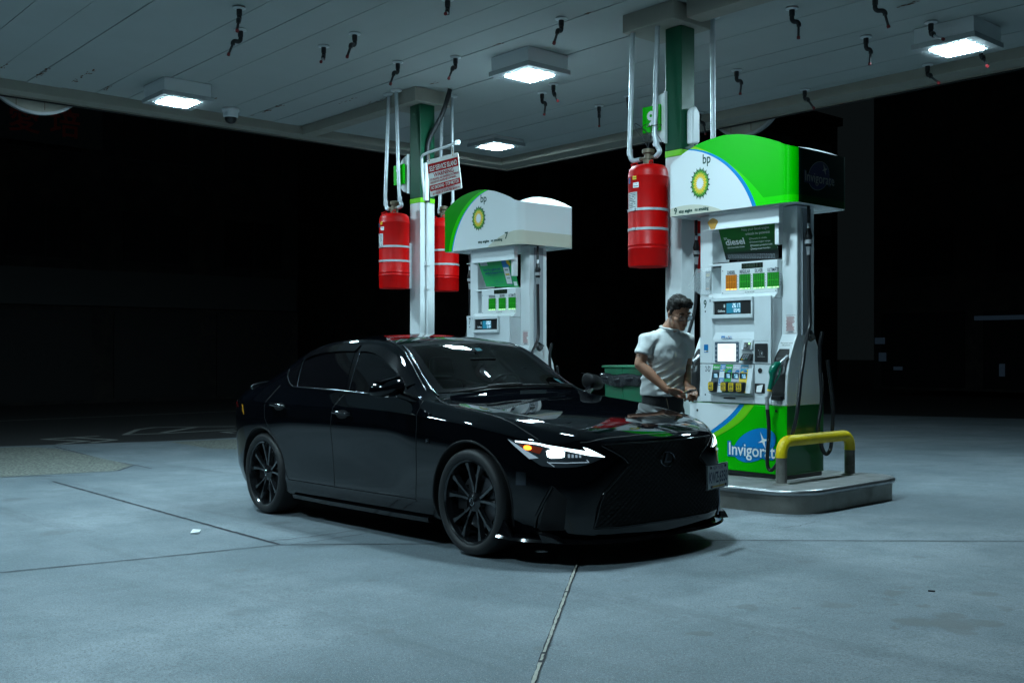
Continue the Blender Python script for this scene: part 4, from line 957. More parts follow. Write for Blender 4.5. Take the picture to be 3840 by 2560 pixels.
        b = nb(); b.box(-.957, -.785, .004, .022, 1.795, 2.025, 0); b.build('squeegee_back', M['white_clean'], root) if False else None
        # leaflet holder on the left column
        b = nb(); b.box(-.975, -.915, .140, .1485, 1.84, 2.02, 0); b.box(-1.0, -.895, .10, .149, 1.80, 1.802, 1)
        b.hexa([(-1.002, .10, 1.80), (-.893, .10, 1.80), (-.893, .103, 1.80), (-1.002, .103, 1.80)], [(-1.002, .12, 2.04), (-.893, .12, 2.04), (-.893, .123, 2.04), (-1.002, .123, 2.04)], 1)
        b.hexa([(-1.05, -.02, 1.87), (-1.002, .10, 1.80), (-1.0, .103, 1.80), (-1.048, -.02, 1.87)], [(-1.02, .06, 2.04), (-1.002, .12, 2.04), (-1.0, .123, 2.04), (-1.018, .06, 2.04)], 1)
        quad(b, -.968, -.925, 1.985, 1.992, .1392, 2); quad(b, -.968, -.93, 1.97, 1.977, .1392, 2)
        for k in range(4): quad(b, -.968, -.925 - .004 * k, 1.945 - .01 * k, 1.948 - .01 * k, .1392, 3)
        quad(b, -.966, -.935, 1.85, 1.865, .1392, 4)
        b.build('leaflet_holder', [mat('leaflet_grey', (.05, .07, .06), .4), M['clear'], M['yellow'], M['paper'], M['leda']], root)
    return root
fuel_pump(0, 0, 9, 'nearer fuel pump numbered 9 with bright green base and topper, beside the man')
fuel_pump(-3.42, -.085, 7, 'farther fuel pump numbered 7 with white topper, rising behind the car roof')

# ------------------------------------------------------------------ pump island, guard rail, bin
isl = empty('pump_island', ST @ T(-3.0, .16, 0), 'raised concrete pump island with a shiny steel rim along its edge', 'pump island')
M['island'] = mat('island_concrete', (.20, .20, .195), .75, grime=.55, gscale=6, bump=.4, bscale=70, dirt=(.09, .09, .085))
M['skirt'] = mat('island_skirt_steel', (.30, .29, .26), .42, metal=.75, grime=.55, gscale=5, dirt=(.16, .14, .12))
def outline(x0, x1, y0, y1, r): return rrect(x0, x1, y0, y1, r, 10)
OFI = (3.0, -.16, 0)
def iring(b, o, z0, z1, m=0):
    n = len(o); b.add([(x, y, gz(x) + z0) for x, y in o] + [(x, y, gz(x) + z1) for x, y in o], [(i, (i + 1) % n, n + (i + 1) % n, n + i) for i in range(n)], m)
big = outline(-7.0, .56, -.62, .93, .28)
b = MB(OFI); iring(b, big, -.05, .15); b.build('skirt', M['skirt'], isl, smooth=30)
b = MB(OFI); inn = outline(-6.99, .55, -.61, .92, .27); b.poly([(x, y, gz(x) + .190) for x, y in inn]); b.build('top_slab', M['island'], isl)
b = MB(OFI); path = big + [big[0]]; b.tube([(x, y, gz(x) + .165) for x, y in path], .026, 12, cap=False); b.build('steel_rim', M['steel'], isl, smooth=60)

o = empty('guard_rail', ST @ T(.17, .2, .19), 'yellow U shaped guard rail with bare dark legs in front of the nearer pump', 'guard rail')
r_ = .046; ya, yb = -.33, .70
P = [(0, ya - .2, .0), (0, ya - .2, .20)]
q = .30; top = .355; cr = .10
arcL = [(0, ya - .2 + cr - cr * cos(R(a)), top - cr + cr * sin(R(a))) for a in range(0, 91, 15)]
arcR = [(0, yb - .2 - cr + cr * sin(R(a)), top - cr + cr * cos(R(a))) for a in range(0, 91, 15)]
b = MB(); b.tube([(0, ya - .2, .225)] + arcL + arcR + [(0, yb - .2, .225)], r_, 18); b.build('yellow_rail', M['ypaint'], o, smooth=60)
M['leg'] = mat('worn_leg_paint', (.10, .095, .08), .6, grime=.7, gscale=7, dirt=(.30, .30, .27), bump=.5, bscale=50)
for y in (ya - .2, yb - .2):
    b = MB(); b.tube([(0, y, -.002), (0, y, .225)], r_ - .001, 18); b.lathe([(r_, -.002), (r_ + .03, -.0), (r_ + .02, .012), (r_, .02)], T(0, y, 0), 14); b.build('leg', M['leg'], o, smooth=60)

o = empty('waste_bin', ST @ T(-2.62, 1.25, gz(-2.7)), 'green waste bin with a black liner bag tied around it, behind the car', 'waste bin')
M['bin'] = mat('bin_green', (.01, .16, .075), .4, grime=.3, gscale=6)
b = MB()
for i in range(3):
    x0 = -.42 + i * .28; b.hexa([(x0 + .003, -.28, .05), (x0 + .277, -.28, .05), (x0 + .277, .28, .05), (x0 + .003, .28, .05)], [(x0 + .001, -.31, 1.16), (x0 + .279, -.31, 1.16), (x0 + .279, .31, 1.16), (x0 + .001, .31, 1.16)])
b.build('body', M['bin'], o, bevel=.01)
b = MB(); b.box(-.44, .44, -.33, .33, 1.16, 1.185); b.build('rim', M['bin'], o, bevel=.006)
M['bag'] = mat('glossy_bag', (.012, .013, .016), .18, coat=.3)
b = MB(); random.seed(8); n = 34; rings = 6
for k in range(rings + 1):
    for i in range(n + 1):
        x = -.46 + .92 * i / n; v = k / rings; puff = sin(pi * v) * (.02 + .012 * sin(i * .9) + .008 * random.random())
        hh = (.10 + .05 * math.exp(-((x + .1) / .3) ** 2)); b.v.append(Vector((x, -.335 - puff - .008, 1.09 - hh * v + .008 * sin(i * .5) + .006 * random.random())))
for k in range(rings):
    for i in range(n): b.f.append([k * (n + 1) + i, (k + 1) * (n + 1) + i, (k + 1) * (n + 1) + i + 1, k * (n + 1) + i + 1]); b.m.append(0)
bo = b.build('liner_bag', M['bag'], o, smooth=80); md = bo.modifiers.new('thick', 'SOLIDIFY'); md.thickness = .012
# ------------------------------------------------------------------ black sedan
PHI = R(40.06)
_f = Vector((sin(PHI), -cos(PHI), SLOPE)).normalized(); _l = Vector((cos(PHI), sin(PHI), 0)); _u = _f.cross(_l)
CAR = Matrix.Translation((.422, 7.058, .0036)) @ Matrix(((_f.x, _l.x, _u.x, 0), (_f.y, _l.y, _u.y, 0), (_f.z, _l.z, _u.z, 0), (0, 0, 0, 1)))
M['carpaint'] = mat('black_car_paint', (.0015, .0020, .0032), .3, spec=.0, coat=1.0)
M['carpaint'].node_tree.nodes['Principled BSDF'].inputs['Coat IOR'].default_value = 1.5
M['gloss'] = mat('gloss_black', (.004, .004, .005), .08)
M['tint'] = mat('dark_tinted_glass', (.003, .003, .004), .03, spec=.6)
M['chrome'] = mat('chrome', (.75, .77, .8), .08, metal=1.)
M['smoked'] = mat('smoked_chrome', (.16, .17, .19), .15, metal=1.)
M['tyre'] = mat('tyre_rubber', (.012, .012, .013), .6, bump=.3, bscale=120)
M['rim'] = mat('black_alloy', (.010, .011, .013), .22, metal=.3, coat=.6)
M['well'] = mat('wheel_well', (.006, .006, .006), .9)
M['matte'] = mat('matte_black', (.006, .006, .007), .6, spec=.25)

ROWS = {  # half sections: list of (x, y, z), underside centre -> roof centre
}
def sec(x, pts, dx=None):
    return [((dx[i] if dx and dx[i] is not None else x), p[0], p[1]) for i, p in enumerate(pts)]
N_ = None
STN = [
 sec(.845, [(0, .15), (.28, .15), (.36, .17), (.40, .28), (.41, .45), (.40, .58), (.385, .645), (.35, .685), (.28, .705), (.20, .714), (.10, .72), (0, .722)]),
 sec(.775, [(0, .15), (.44, .15), (.56, .17), (.605, .28), (.605, .45), (.585, .60), (.555, .68), (.50, .725), (.42, .745), (.31, .755), (.16, .762), (0, .765)]),
 sec(.665, [(0, .15), (.56, .15), (.70, .17), (.745, .28), (.745, .45), (.73, .62), (.695, .71), (.635, .762), (.53, .785), (.40, .797), (.20, .807), (0, .812)]),
 sec(.50, [(0, .15), (.66, .15), (.79, .17), (.835, .28), (.84, .46), (.825, .635), (.795, .738), (.735, .802), (.62, .825), (.46, .835), (.23, .848), (0, .852)]),
 sec(.28, [(0, .155), (.68, .155), (.84, .18), (.885, .29), (.89, .50), (.885, .67), (.86, .78), (.785, .848), (.66, .868), (.48, .874), (.24, .886), (0, .891)]),
 sec(.0, [(0, .16), (.70, .16), (.86, .19), (.90, .31), (.912, .53), (.915, .71), (.892, .825), (.805, .892), (.67, .908), (.48, .912), (.24, .923), (0, .928)]),
 sec(-.32, [(0, .16), (.70, .16), (.862, .19), (.897, .31), (.905, .54), (.908, .73), (.888, .85), (.80, .93), (.68, .945), (.48, .95), (.24, .961), (0, .966)]),
 sec(-.50, [(0, .16), (.70, .16), (.863, .19), (.896, .31), (.902, .55), (.907, .74), (.887, .865), (.80, .95), (.70, .965), (.56, .972), (.29, .984), (0, .99)], [None] * 7 + [-.56, -.52, -.47, -.43, -.42]),
 sec(-.64, [(0, .16), (.70, .16), (.864, .19), (.896, .31), (.901, .55), (.906, .745), (.887, .872), (.803, .968), (.735, .992), (.655, 1.005), (.36, 1.05), (0, 1.075)], [None] * 7 + [-.66, -.66, -.66, -.60, -.58]),
 sec(-.84, [(0, .16), (.70, .16), (.864, .19), (.896, .31), (.888, .54), (.908, .765), (.889, .88), (.812, .982), (.745, 1.055), (.665, 1.105), (.37, 1.155), (0, 1.178)]),
 sec(-1.04, [(0, .16), (.70, .16), (.864, .19), (.896, .31), (.888, .54), (.908, .77), (.89, .885), (.815, .99), (.735, 1.125), (.635, 1.258), (.35, 1.275), (0, 1.285)]),
 sec(-1.26, [(0, .16), (.70, .16), (.864, .19), (.896, .31), (.888, .54), (.908, .775), (.891, .89), (.816, .998), (.715, 1.20), (.598, 1.372), (.33, 1.396), (0, 1.405)]),
 sec(-1.55, [(0, .16), (.70, .16), (.864, .19), (.896, .31), (.888, .54), (.909, .78), (.892, .895), (.815, 1.01), (.708, 1.22), (.59, 1.402), (.33, 1.445), (0, 1.456)]),
 sec(-1.95, [(0, .16), (.70, .16), (.864, .19), (.896, .31), (.889, .54), (.912, .785), (.893, .90), (.81, 1.028), (.70, 1.235), (.583, 1.412), (.325, 1.462), (0, 1.474)]),
 sec(-2.35, [(0, .16), (.70, .16), (.864, .19), (.897, .31), (.894, .54), (.918, .785), (.898, .91), (.802, 1.045), (.692, 1.23), (.58, 1.384), (.32, 1.438), (0, 1.452)]),
 sec(-2.62, [(0, .165), (.70, .165), (.866, .195), (.90, .32), (.912, .55), (.924, .775), (.907, .918), (.80, 1.052), (.69, 1.20), (.58, 1.325), (.32, 1.378), (0, 1.392)]),
 sec(-2.85, [(0, .17), (.70, .17), (.868, .20), (.905, .33), (.916, .56), (.926, .78), (.91, .922), (.80, 1.052), (.69, 1.155), (.585, 1.245), (.33, 1.29), (0, 1.302)]),
 sec(-3.10, [(0, .18), (.70, .18), (.862, .21), (.898, .34), (.91, .56), (.918, .78), (.90, .922), (.795, 1.035), (.70, 1.09), (.60, 1.14), (.34, 1.17), (0, 1.18)]),
 sec(-3.30, [(0, .20), (.66, .20), (.83, .23), (.87, .36), (.885, .58), (.89, .79), (.868, .922), (.775, 1.012), (.69, 1.04), (.60, 1.058), (.34, 1.075), (0, 1.08)]),
 sec(-3.50, [(0, .23), (.58, .23), (.75, .26), (.80, .38), (.82, .60), (.825, .80), (.805, .93), (.735, 1.005), (.66, 1.035), (.58, 1.055), (.34, 1.075), (0, 1.08)]),
 sec(-3.66, [(0, .28), (.45, .28), (.58, .30), (.635, .40), (.66, .60), (.67, .80), (.66, .93), (.62, .995), (.56, 1.03), (.50, 1.06), (.3, 1.085), (0, 1.09)]),
 sec(-3.75, [(0, .32), (.28, .32), (.36, .34), (.40, .42), (.43, .60), (.44, .80), (.44, .92), (.42, .97), (.38, .995), (.33, 1.01), (.2, 1.02), (0, 1.025)]),
]
NR = 12
def body_cage():
    bm = bmesh.new(); cl = bm.edges.layers.float.new('crease_edge')
    grid = []
    for st in STN:
        row = {}
        for k, (x, y, z) in enumerate(st):
            if y < 1e-6: v = bm.verts.new((x, 0, z)); row[k] = (v, v)
            else: row[k] = (bm.verts.new((x, -y, z)), bm.verts.new((x, y, z)))
        grid.append(row)
    def e_(a, b, w):
        e = bm.edges.get((a, b))
        if e: e[cl] = max(e[cl], w)
    for i in range(len(STN) - 1):
        for k in range(NR - 1):
            for s_ in (0, 1):
                q = [grid[i][k][s_], grid[i][k + 1][s_], grid[i + 1][k + 1][s_], grid[i + 1][k][s_]]
                if s_: q = q[::-1]
                bm.faces.new(q)
    for i in (0, len(STN) - 1):
        ring = [grid[i][k][0] for k in range(NR)] + [grid[i][k][1] for k in range(NR - 2, 0, -1)]
        # grid-fill the cap with quads between the two sides
        for k in range(NR - 1):
            a, b_, c_, d_ = grid[i][k][0], grid[i][k + 1][0], grid[i][k + 1][1], grid[i][k][1]
            vs = []
            for v in (a, b_, c_, d_):
                if v not in vs: vs.append(v)
            if i == 0: vs = vs[::-1]
            bm.faces.new(vs)
    bm.edges.index_update()
    CR = {3: .55, 2: .6, 6: .75, 5: .25, 7: .5, 9: .6}
    for i in range(len(STN) - 1):
        for k, w_ in CR.items():
            if k == 9 and i < 8: w_ = 0
            if k == 7 and i < 6: w_ = .35
            if k == 6 and i < 2: w_ = .2
            for s_ in (0, 1): e_(grid[i][k][s_], grid[i + 1][k][s_], w_)
    for k in (8,):
        for i in range(0, 7):
            for s_ in (0, 1): e_(grid[i][k][s_], grid[i + 1][k][s_], .55)
    for i in (7,):                                   # foot of the windscreen
        for k in range(8, NR - 1):
            for s_ in (0, 1): e_(grid[i][k][s_], grid[i][k + 1][s_], .7)
    for i in (20,):
        for k in range(7, NR - 1):
            for s_ in (0, 1): e_(grid[i][k][s_], grid[i][k + 1][s_], .6)
    bmesh.ops.recalc_face_normals(bm, faces=bm.faces)
    me = D.meshes.new('cage'); bm.to_mesh(me); bm.free()
    return me
def evaluated(o):
    dg = bpy.context.evaluated_depsgraph_get(); dg.update()
    return D.meshes.new_from_object(o.evaluated_get(dg), depsgraph=dg)
cage = body_cage()
co_ = D.objects.new('cage', cage); COL.objects.link(co_)
md = co_.modifiers.new('s', 'SUBSURF'); md.levels = md.render_levels = 3
smooth_me = evaluated(co_)
BV = BVHTree.FromPolygons([v.co for v in smooth_me.vertices], [tuple(p.vertices) for p in smooth_me.polygons])
D.objects.remove(co_)
car = empty('black_sedan', CAR, 'black four door sedan parked beside the pump island with its headlights on', 'car')
def resample(P, n):
    P = [Vector(p) for p in P]; d = [0]
    for a, b in zip(P[:-1], P[1:]): d.append(d[-1] + (b - a).length)
    out = []; k = 0
    for i in range(n + 1):
        t = d[-1] * i / n
        while k < len(P) - 2 and d[k + 1] < t: k += 1
        u = (t - d[k]) / max(d[k + 1] - d[k], 1e-9); out.append(P[k].lerp(P[k + 1], min(max(u, 0), 1)))
    return out
def on(p, off=0.):
    q, n, i, d_ = BV.find_nearest(Vector(p)); return q + n * off
def mir(P, s): return [(p[0], p[1] * s, p[2]) for p in P]
def patch(b, lo, hi, nu, nv, off, m=0, border=None, bm_=None, sub=False):
    L, U = resample(lo, nu), resample(hi, nu)
    g = [[on(L[i].lerp(U[i], j / nv), off) for i in range(nu + 1)] for j in range(nv + 1)]
    vs = [p for r in g for p in r]; b0 = len(b.v); b.add(vs, [])
    for j in range(nv):
        for i in range(nu):
            q = [b0 + j * (nu + 1) + i, b0 + j * (nu + 1) + i + 1, b0 + (j + 1) * (nu + 1) + i + 1, b0 + (j + 1) * (nu + 1) + i]
            n = (vs[q[1] - b0] - vs[q[0] - b0]).cross(vs[q[3] - b0] - vs[q[0] - b0])
            _, nn, _, _ = BV.find_nearest(vs[q[0] - b0])
            if n.dot(nn) < 0: q = q[::-1]
            b.f.append(q)
            b.m.append(bm_ if border and (i < border[0] or i >= nu - border[0] or j < border[1] or j >= nv - border[1]) else m)
    return b
def seam(b, pts, w=.006, off=.0012, n=40, m=0):
    P = [on(p) for p in resample(pts, n)]
    L, R_ = [], []
    for i, p in enumerate(P):
        t = (P[min(i + 1, n)] - P[max(i - 1, 0)]).normalized(); _, nn, _, _ = BV.find_nearest(p); s_ = nn.cross(t)
        L.append(on(p + s_ * w / 2, off)); R_.append(on(p - s_ * w / 2, off))
    for i in range(n): b.add([R_[i], R_[i + 1], L[i + 1], L[i]], [(0, 1, 2, 3)], m)
    return b
def ridge(b, pts, r, off=.0, n=40, m=0, closed=False, k=8):
    P = [on(p, off) for p in resample(pts, n)]
    return b.tube(P, r, k, m)

# ---- body shell with wheel arches and a windscreen opening
def ws_in(c, g):
    if c.z < .95: return False
    q = min(abs(c.y) / .655, 1.2); xb = -.475 - .165 * q * q - g; xt = -1.268 + .04 * (abs(c.y) / .53) ** 2 + g
    if not (xt < c.x < xb): return False
    return abs(c.y) < .655 - .125 * (xb - c.x) / (xb - xt) - g
bo = D.objects.new('body', smooth_me.copy()); COL.objects.link(bo)
bo.data.materials.append(M['carpaint']); bo.data.materials.append(M['well'])
cb = MB()
for x in (0, -2.8):
    for s_ in (-1, 1):
        cb.lathe([(0, 0), (.376, 0), (.376, .42), (0, .42)], T(x, s_ * .58, .335) @ rot(-90 * s_, 'X'), 56)
cut = cb.build('cut', M['well'])
bmc = bmesh.new(); bmc.from_mesh(cut.data); bmesh.ops.remove_doubles(bmc, verts=bmc.verts, dist=1e-5); bmesh.ops.recalc_face_normals(bmc, faces=bmc.faces); bmc.to_mesh(cut.data); bmc.free()
md = bo.modifiers.new('b', 'BOOLEAN'); md.operation = 'DIFFERENCE'; md.solver = 'EXACT'; md.object = cut
try: md.material_mode = 'TRANSFER'
except Exception: pass
me = evaluated(bo); D.objects.remove(bo); D.objects.remove(cut)
bm = bmesh.new(); bm.from_mesh(me)
bmesh.ops.delete(bm, geom=[f for f in bm.faces if ws_in(f.calc_center_median(), .045)], context='FACES')
bm.to_mesh(me); bm.free()
me.polygons.foreach_set('use_smooth', [True] * len(me.polygons)); me.set_sharp_from_angle(angle=R(38))
body = D.objects.new('body', me); COL.objects.link(body); body.parent = car

def glass_mat(name, tint, rough=.02):
    m = D.materials.new(name); m.use_nodes = True; t = m.node_tree; t.nodes.clear()
    o = t.nodes.new('ShaderNodeOutputMaterial'); mx = t.nodes.new('ShaderNodeMixShader'); fr = t.nodes.new('ShaderNodeFresnel'); fr.inputs['IOR'].default_value = 1.52
    tr = t.nodes.new('ShaderNodeBsdfTransparent'); tr.inputs['Color'].default_value = (*tint, 1)
    gl = t.nodes.new('ShaderNodeBsdfGlossy'); gl.inputs['Roughness'].default_value = rough
    lk(t, fr.outputs[0], mx.inputs[0]); lk(t, tr.outputs[0], mx.inputs[1]); lk(t, gl.outputs[0], mx.inputs[2]); lk(t, mx.outputs[0], o.inputs['Surface'])
    return m
M['wsglass'] = glass_mat('windscreen_glass', (.62, .68, .66)); M['lensglass'] = glass_mat('lens_cover', (.9, .93, .95))
# windscreen
lo = [(-.645, -.657, .995), (-.60, -.56, 1.003), (-.53, -.38, 1.012), (-.475, 0, 1.02), (-.53, .38, 1.012), (-.60, .56, 1.003), (-.645, .657, .995)]
hi = [(-1.235, -.535, 1.353), (-1.255, -.35, 1.375), (-1.268, 0, 1.388), (-1.255, .35, 1.375), (-1.235, .535, 1.353)]
b = MB(); patch(b, lo, hi, 44, 26, .004, 0, (2, 2), 1); b.build('windscreen', [M['wsglass'], M['gloss']], car, smooth=60)
lo = [(-2.62, -.55, 1.31), (-2.55, 0, 1.405), (-2.62, .55, 1.31)]; hi = [(-3.17, -.58, 1.10), (-3.25, 0, 1.12), (-3.17, .58, 1.10)]
b = MB(); patch(b, lo, hi, 24, 16, .004, 0); b.build('rear_window', [M['tint']], car, smooth=60)
# moonroof glass
lo = [(-1.42, -.42, 1.42), (-1.40, 0, 1.43), (-1.42, .42, 1.42)]; hi = [(-2.02, -.42, 1.44), (-2.03, 0, 1.46), (-2.02, .42, 1.44)]
b = MB(); patch(b, lo, hi, 16, 14, .0025, 0); b.build('moonroof', [M['tint']], car, smooth=60)

def rail_top(s): return mir([(-1.64, -.633, 1.331), (-1.55, -.632, 1.333), (-1.44, -.64, 1.322), (-1.328, -.65, 1.296), (-1.20, -.666, 1.25), (-1.087, -.682, 1.205), (-.96, -.705, 1.13), (-.853, -.726, 1.069), (-.74, -.752, 1.008), (-.675, -.77, .98)], s)
SEAMS = []
for s in (1, -1):
    b = MB(); lo = mir([(-1.548, -.812, 1.017), (-1.36, -.817, 1.004), (-1.0, -.80, .988), (-.675, -.775, .975)], s)
    patch(b, lo, rail_top(s), 30, 12, .0025); b.build('side_window', M['tint'], car, smooth=60)
    b = MB(); lo = mir([(-2.365, -.798, 1.05), (-2.0, -.806, 1.038), (-1.618, -.812, 1.022)], s); hi = mir([(-2.545, -.60, 1.268), (-2.42, -.594, 1.305), (-2.28, -.60, 1.33), (-2.0, -.612, 1.342), (-1.745, -.626, 1.336)], s)
    patch(b, lo, hi, 24, 12, .0025); b.build('side_window', M['tint'], car, smooth=60)
    b = MB(); lo = mir([(-2.45, -.797, 1.056), (-2.52, -.77, 1.075), (-2.62, -.73, 1.115), (-2.70, -.68, 1.16), (-2.72, -.655, 1.185)], s); hi = mir([(-2.40, -.797, 1.053), (-2.45, -.75, 1.10), (-2.51, -.68, 1.17), (-2.57, -.61, 1.248), (-2.60, -.60, 1.255)], s)
    patch(b, lo, hi, 12, 6, .0025); b.build('quarter_window', M['tint'], car, smooth=60)
    b = MB(); patch(b, mir([(-1.606, -.812, 1.021), (-1.56, -.812, 1.018)], s), mir([(-1.735, -.626, 1.336), (-1.652, -.632, 1.332)], s), 4, 12, .003); b.build('pillar_trim', M['gloss'], car, smooth=60)
    b = MB()
    ridge(b, mir([(-1.556, -.811, 1.018), (-1.66, -.635, 1.331)], s), .004, .003, 16); ridge(b, mir([(-2.375, -.798, 1.051), (-2.555, -.602, 1.265)], s), .004, .003, 16)
    ridge(b, mir([(-2.74, -.66, 1.185), (-2.71, -.69, 1.155), (-2.63, -.735, 1.112), (-2.53, -.778, 1.072), (-2.455, -.80, 1.052), (-2.2, -.806, 1.043), (-1.6, -.816, 1.017), (-1.0, -.805, .984), (-.66, -.782, .972)], s), .0045, .003, 70)
    b.build('window_trim', M['smoked'], car, smooth=60)
    # rain visors over the windows
    vis_lo = mir([(-1.67, -.648, 1.312), (-1.55, -.65, 1.308), (-1.43, -.66, 1.294), (-1.32, -.673, 1.262), (-1.19, -.69, 1.21), (-1.07, -.71, 1.155), (-.95, -.735, 1.08), (-.87, -.752, 1.03)], s)
    vis_hi = mir([(-1.67, -.612, 1.362), (-1.55, -.608, 1.365), (-1.41, -.617, 1.355), (-1.29, -.628, 1.325), (-1.17, -.645, 1.275), (-1.05, -.665, 1.212), (-.93, -.69, 1.14), (-.83, -.715, 1.075)], s)
    b = MB(); L, U = resample(vis_lo, 30), resample(vis_hi, 30); rows = [[on(L[i].lerp(U[i], j / 4), .004 + .012 * (1 - j / 4)) for i in range(31)] for j in range(5)]
    for j in range(4):
        for i in range(30): b.add([rows[j][i], rows[j][i + 1], rows[j + 1][i + 1], rows[j + 1][i]], [(0, 1, 2, 3) if s > 0 else (3, 2, 1, 0)])
    b.build('rain_visor', M['gloss'], car, smooth=60)
    vis_lo = mir([(-2.50, -.635, 1.25), (-2.38, -.63, 1.285), (-2.2, -.635, 1.31), (-1.95, -.64, 1.318), (-1.72, -.646, 1.314)], s); vis_hi = mir([(-2.60, -.572, 1.29), (-2.42, -.575, 1.345), (-2.2, -.588, 1.37), (-1.95, -.60, 1.375), (-1.70, -.61, 1.366)], s)
    b = MB(); L, U = resample(vis_lo, 24), resample(vis_hi, 24); rows = [[on(L[i].lerp(U[i], j / 4), .004 + .012 * (1 - j / 4)) for i in range(25)] for j in range(5)]
    for j in range(4):
        for i in range(24): b.add([rows[j][i], rows[j][i + 1], rows[j + 1][i + 1], rows[j + 1][i]], [(0, 1, 2, 3) if s > 0 else (3, 2, 1, 0)])
    b.build('rain_visor', M['gloss'], car, smooth=60)
    # roof drip line and screen edge
    b = MB(); ridge(b, mir([(-.72, -.70, 1.03), (-.84, -.672, 1.115), (-1.0, -.63, 1.228), (-1.15, -.60, 1.318), (-1.26, -.585, 1.362), (-1.5, -.572, 1.397), (-1.95, -.567, 1.407), (-2.35, -.56, 1.372), (-2.62, -.555, 1.315)], s), .0045, .001, 60); b.build('roof_moulding', M['gloss'], car, smooth=60)
    b = MB(); ridge(b, mir([(-.60, -.685, .985), (-.66, -.672, 1.0), (-.915, -.615, 1.17), (-1.235, -.545, 1.352)], s), .007, .003, 40); b.build('screen_moulding', M['smoked'], car, smooth=60)
    # door shut lines
    b = MB()
    seam(b, mir([(-1.60, -.83, 1.0), (-1.66, -.885, .90), (-1.677, -.903, .743), (-1.665, -.90, .5), (-1.643, -.895, .31)], s)); seam(b, mir([(-.615, -.80, .96), (-.575, -.88, .87), (-.556, -.9, .789), (-.565, -.89, .5), (-.585, -.888, .29)], s))
    seam(b, mir([(-2.68, -.79, 1.055), (-2.715, -.87, .97), (-2.735, -.9, .90), (-2.72, -.92, .80), (-2.62, -.92, .68), (-2.47, -.905, .52), (-2.40, -.895, .36), (-2.36, -.893, .315)], s))
    seam(b, mir([(-2.36, -.896, .312), (-1.64, -.896, .306), (-.585, -.896, .303)], s), .007)
    b.build('door_seam', M['matte'], car)
    # handles
    for (x0, z0) in ((-2.49, .903), (-1.515, .860)):
        hp = on((x0, -.91 * s, z0)); b = MB()
        oval = [on((hp.x + .085 * cos(q), hp.y, hp.z - .008 + .034 * sin(q)), .0015) for q in [2 * pi * i / 24 for i in range(24)]]
        b.poly(oval if s > 0 else oval[::-1], 1)
        d_ = -s
        b.tube(smoothpath([(x0 - .115, hp.y + d_ * .006, z0 + .004), (x0 - .09, hp.y + d_ * .03, z0 + .006), (x0, hp.y + d_ * .040, z0 + .002), (x0 + .09, hp.y + d_ * .030, z0 - .006), (x0 + .115, hp.y + d_ * .006, z0 - .008)], 5), .0125, 8)
        b.build('door_handle', [M['gloss'], M['matte']], car, smooth=60)
    # arch lips
    for x0 in (0, -2.8):
        pts = []
        for q in range(-18, 199, 6):
            px, pz = x0 + .381 * cos(R(q)), .335 + .381 * sin(R(q))
            h, nn, _, _ = BV.ray_cast(Vector((px, -2 * s, pz)), Vector((0, s, 0)))
            if h: pts.append(h)
        b = MB(); b.tube([p + Vector((0, s * .004, 0)) for p in pts], .009, 8); b.build('arch_lip', M['matte'], car, smooth=60)
    # rocker blade with a brighter lower edge
    b = MB(); sk = [(-2.33, -.872, .185), (-1.8, -.878, .18), (-1.0, -.878, .178), (-.46, -.875, .178)]
    for (xa, ya, za), (xb, yb2, zb2) in zip(sk[:-1], sk[1:]): b.hexa([(xa, ya * s, za - .02), (xb, yb2 * s, zb2 - .02), (xb, (yb2 + .1) * s, zb2 - .02), (xa, (ya + .1) * s, za - .02)], [(xa, (ya - .012) * s, za + .012), (xb, (yb2 - .012) * s, zb2 + .012), (xb, (yb2 + .1) * s, zb2 + .012), (xa, (ya + .1) * s, za + .012)])
    b.build('rocker_blade', M['gloss'], car)
    # mirrors
    b = MB()
    ring = lambda y, zc, hz_, xc, hx: [(xc + hx * .9, y * s, zc - hz_ * .55), (xc + hx, y * s, zc + hz_ * .15), (xc + hx * .5, y * s, zc + hz_), (xc - hx * .5, y * s, zc + hz_ * 1.02), (xc - hx, y * s, zc + hz_ * .5), (xc - hx, y * s, zc - hz_ * .7), (xc - hx * .3, y * s, zc - hz_), (xc + hx * .4, y * s, zc - hz_ * .95)]
    R_s = [ring(-.875, 1.075, .035, -.76, .05), ring(-.895, 1.062, .068, -.755, .075), ring(-.96, 1.055, .068, -.765, .082), ring(-1.03, 1.043, .058, -.785, .075), ring(-1.075, 1.033, .042, -.81, .05), ring(-1.09, 1.028, .022, -.82, .025)]
    vs = [p for r in R_s for p in r]; fs = []
    for i in range(len(R_s) - 1):
        for k in range(8):
            q = (i * 8 + k, i * 8 + (k + 1) % 8, (i + 1) * 8 + (k + 1) % 8, (i + 1) * 8 + k); fs.append(q if s > 0 else q[::-1])
    fs += [tuple(range(7, -1, -1)) if s > 0 else tuple(range(8)), tuple(range(len(vs) - 8, len(vs))) if s > 0 else tuple(range(len(vs) - 1, len(vs) - 9, -1))]
    b.add(vs, fs); mo = b.build('door_mirror', M['carpaint'] if s > 0 else M['matte'], car, smooth=45); md = mo.modifiers.new('s', 'SUBSURF'); md.levels = md.render_levels = 2
    b = MB(); b.tube([(-.70, -.80 * s, .955), (-.715, -.86 * s, .985), (-.75, -.915 * s, 1.01)], [.035, .028, .03], 8); b.build('mirror_arm', M['gloss'], mo, smooth=60)
    b = MB(); b.hexa([(-.72, -.90 * s, 1.128), (-.835, -.90 * s, 1.124), (-.85, -1.05 * s, 1.092), (-.75, -1.055 * s, 1.085)], [(-.715, -.895 * s, 1.131), (-.84, -.895 * s, 1.127), (-.855, -1.055 * s, 1.094), (-.742, -1.06 * s, 1.088)]); b.build('mirror_cap', M['gloss'] if s > 0 else M['matte'], mo)
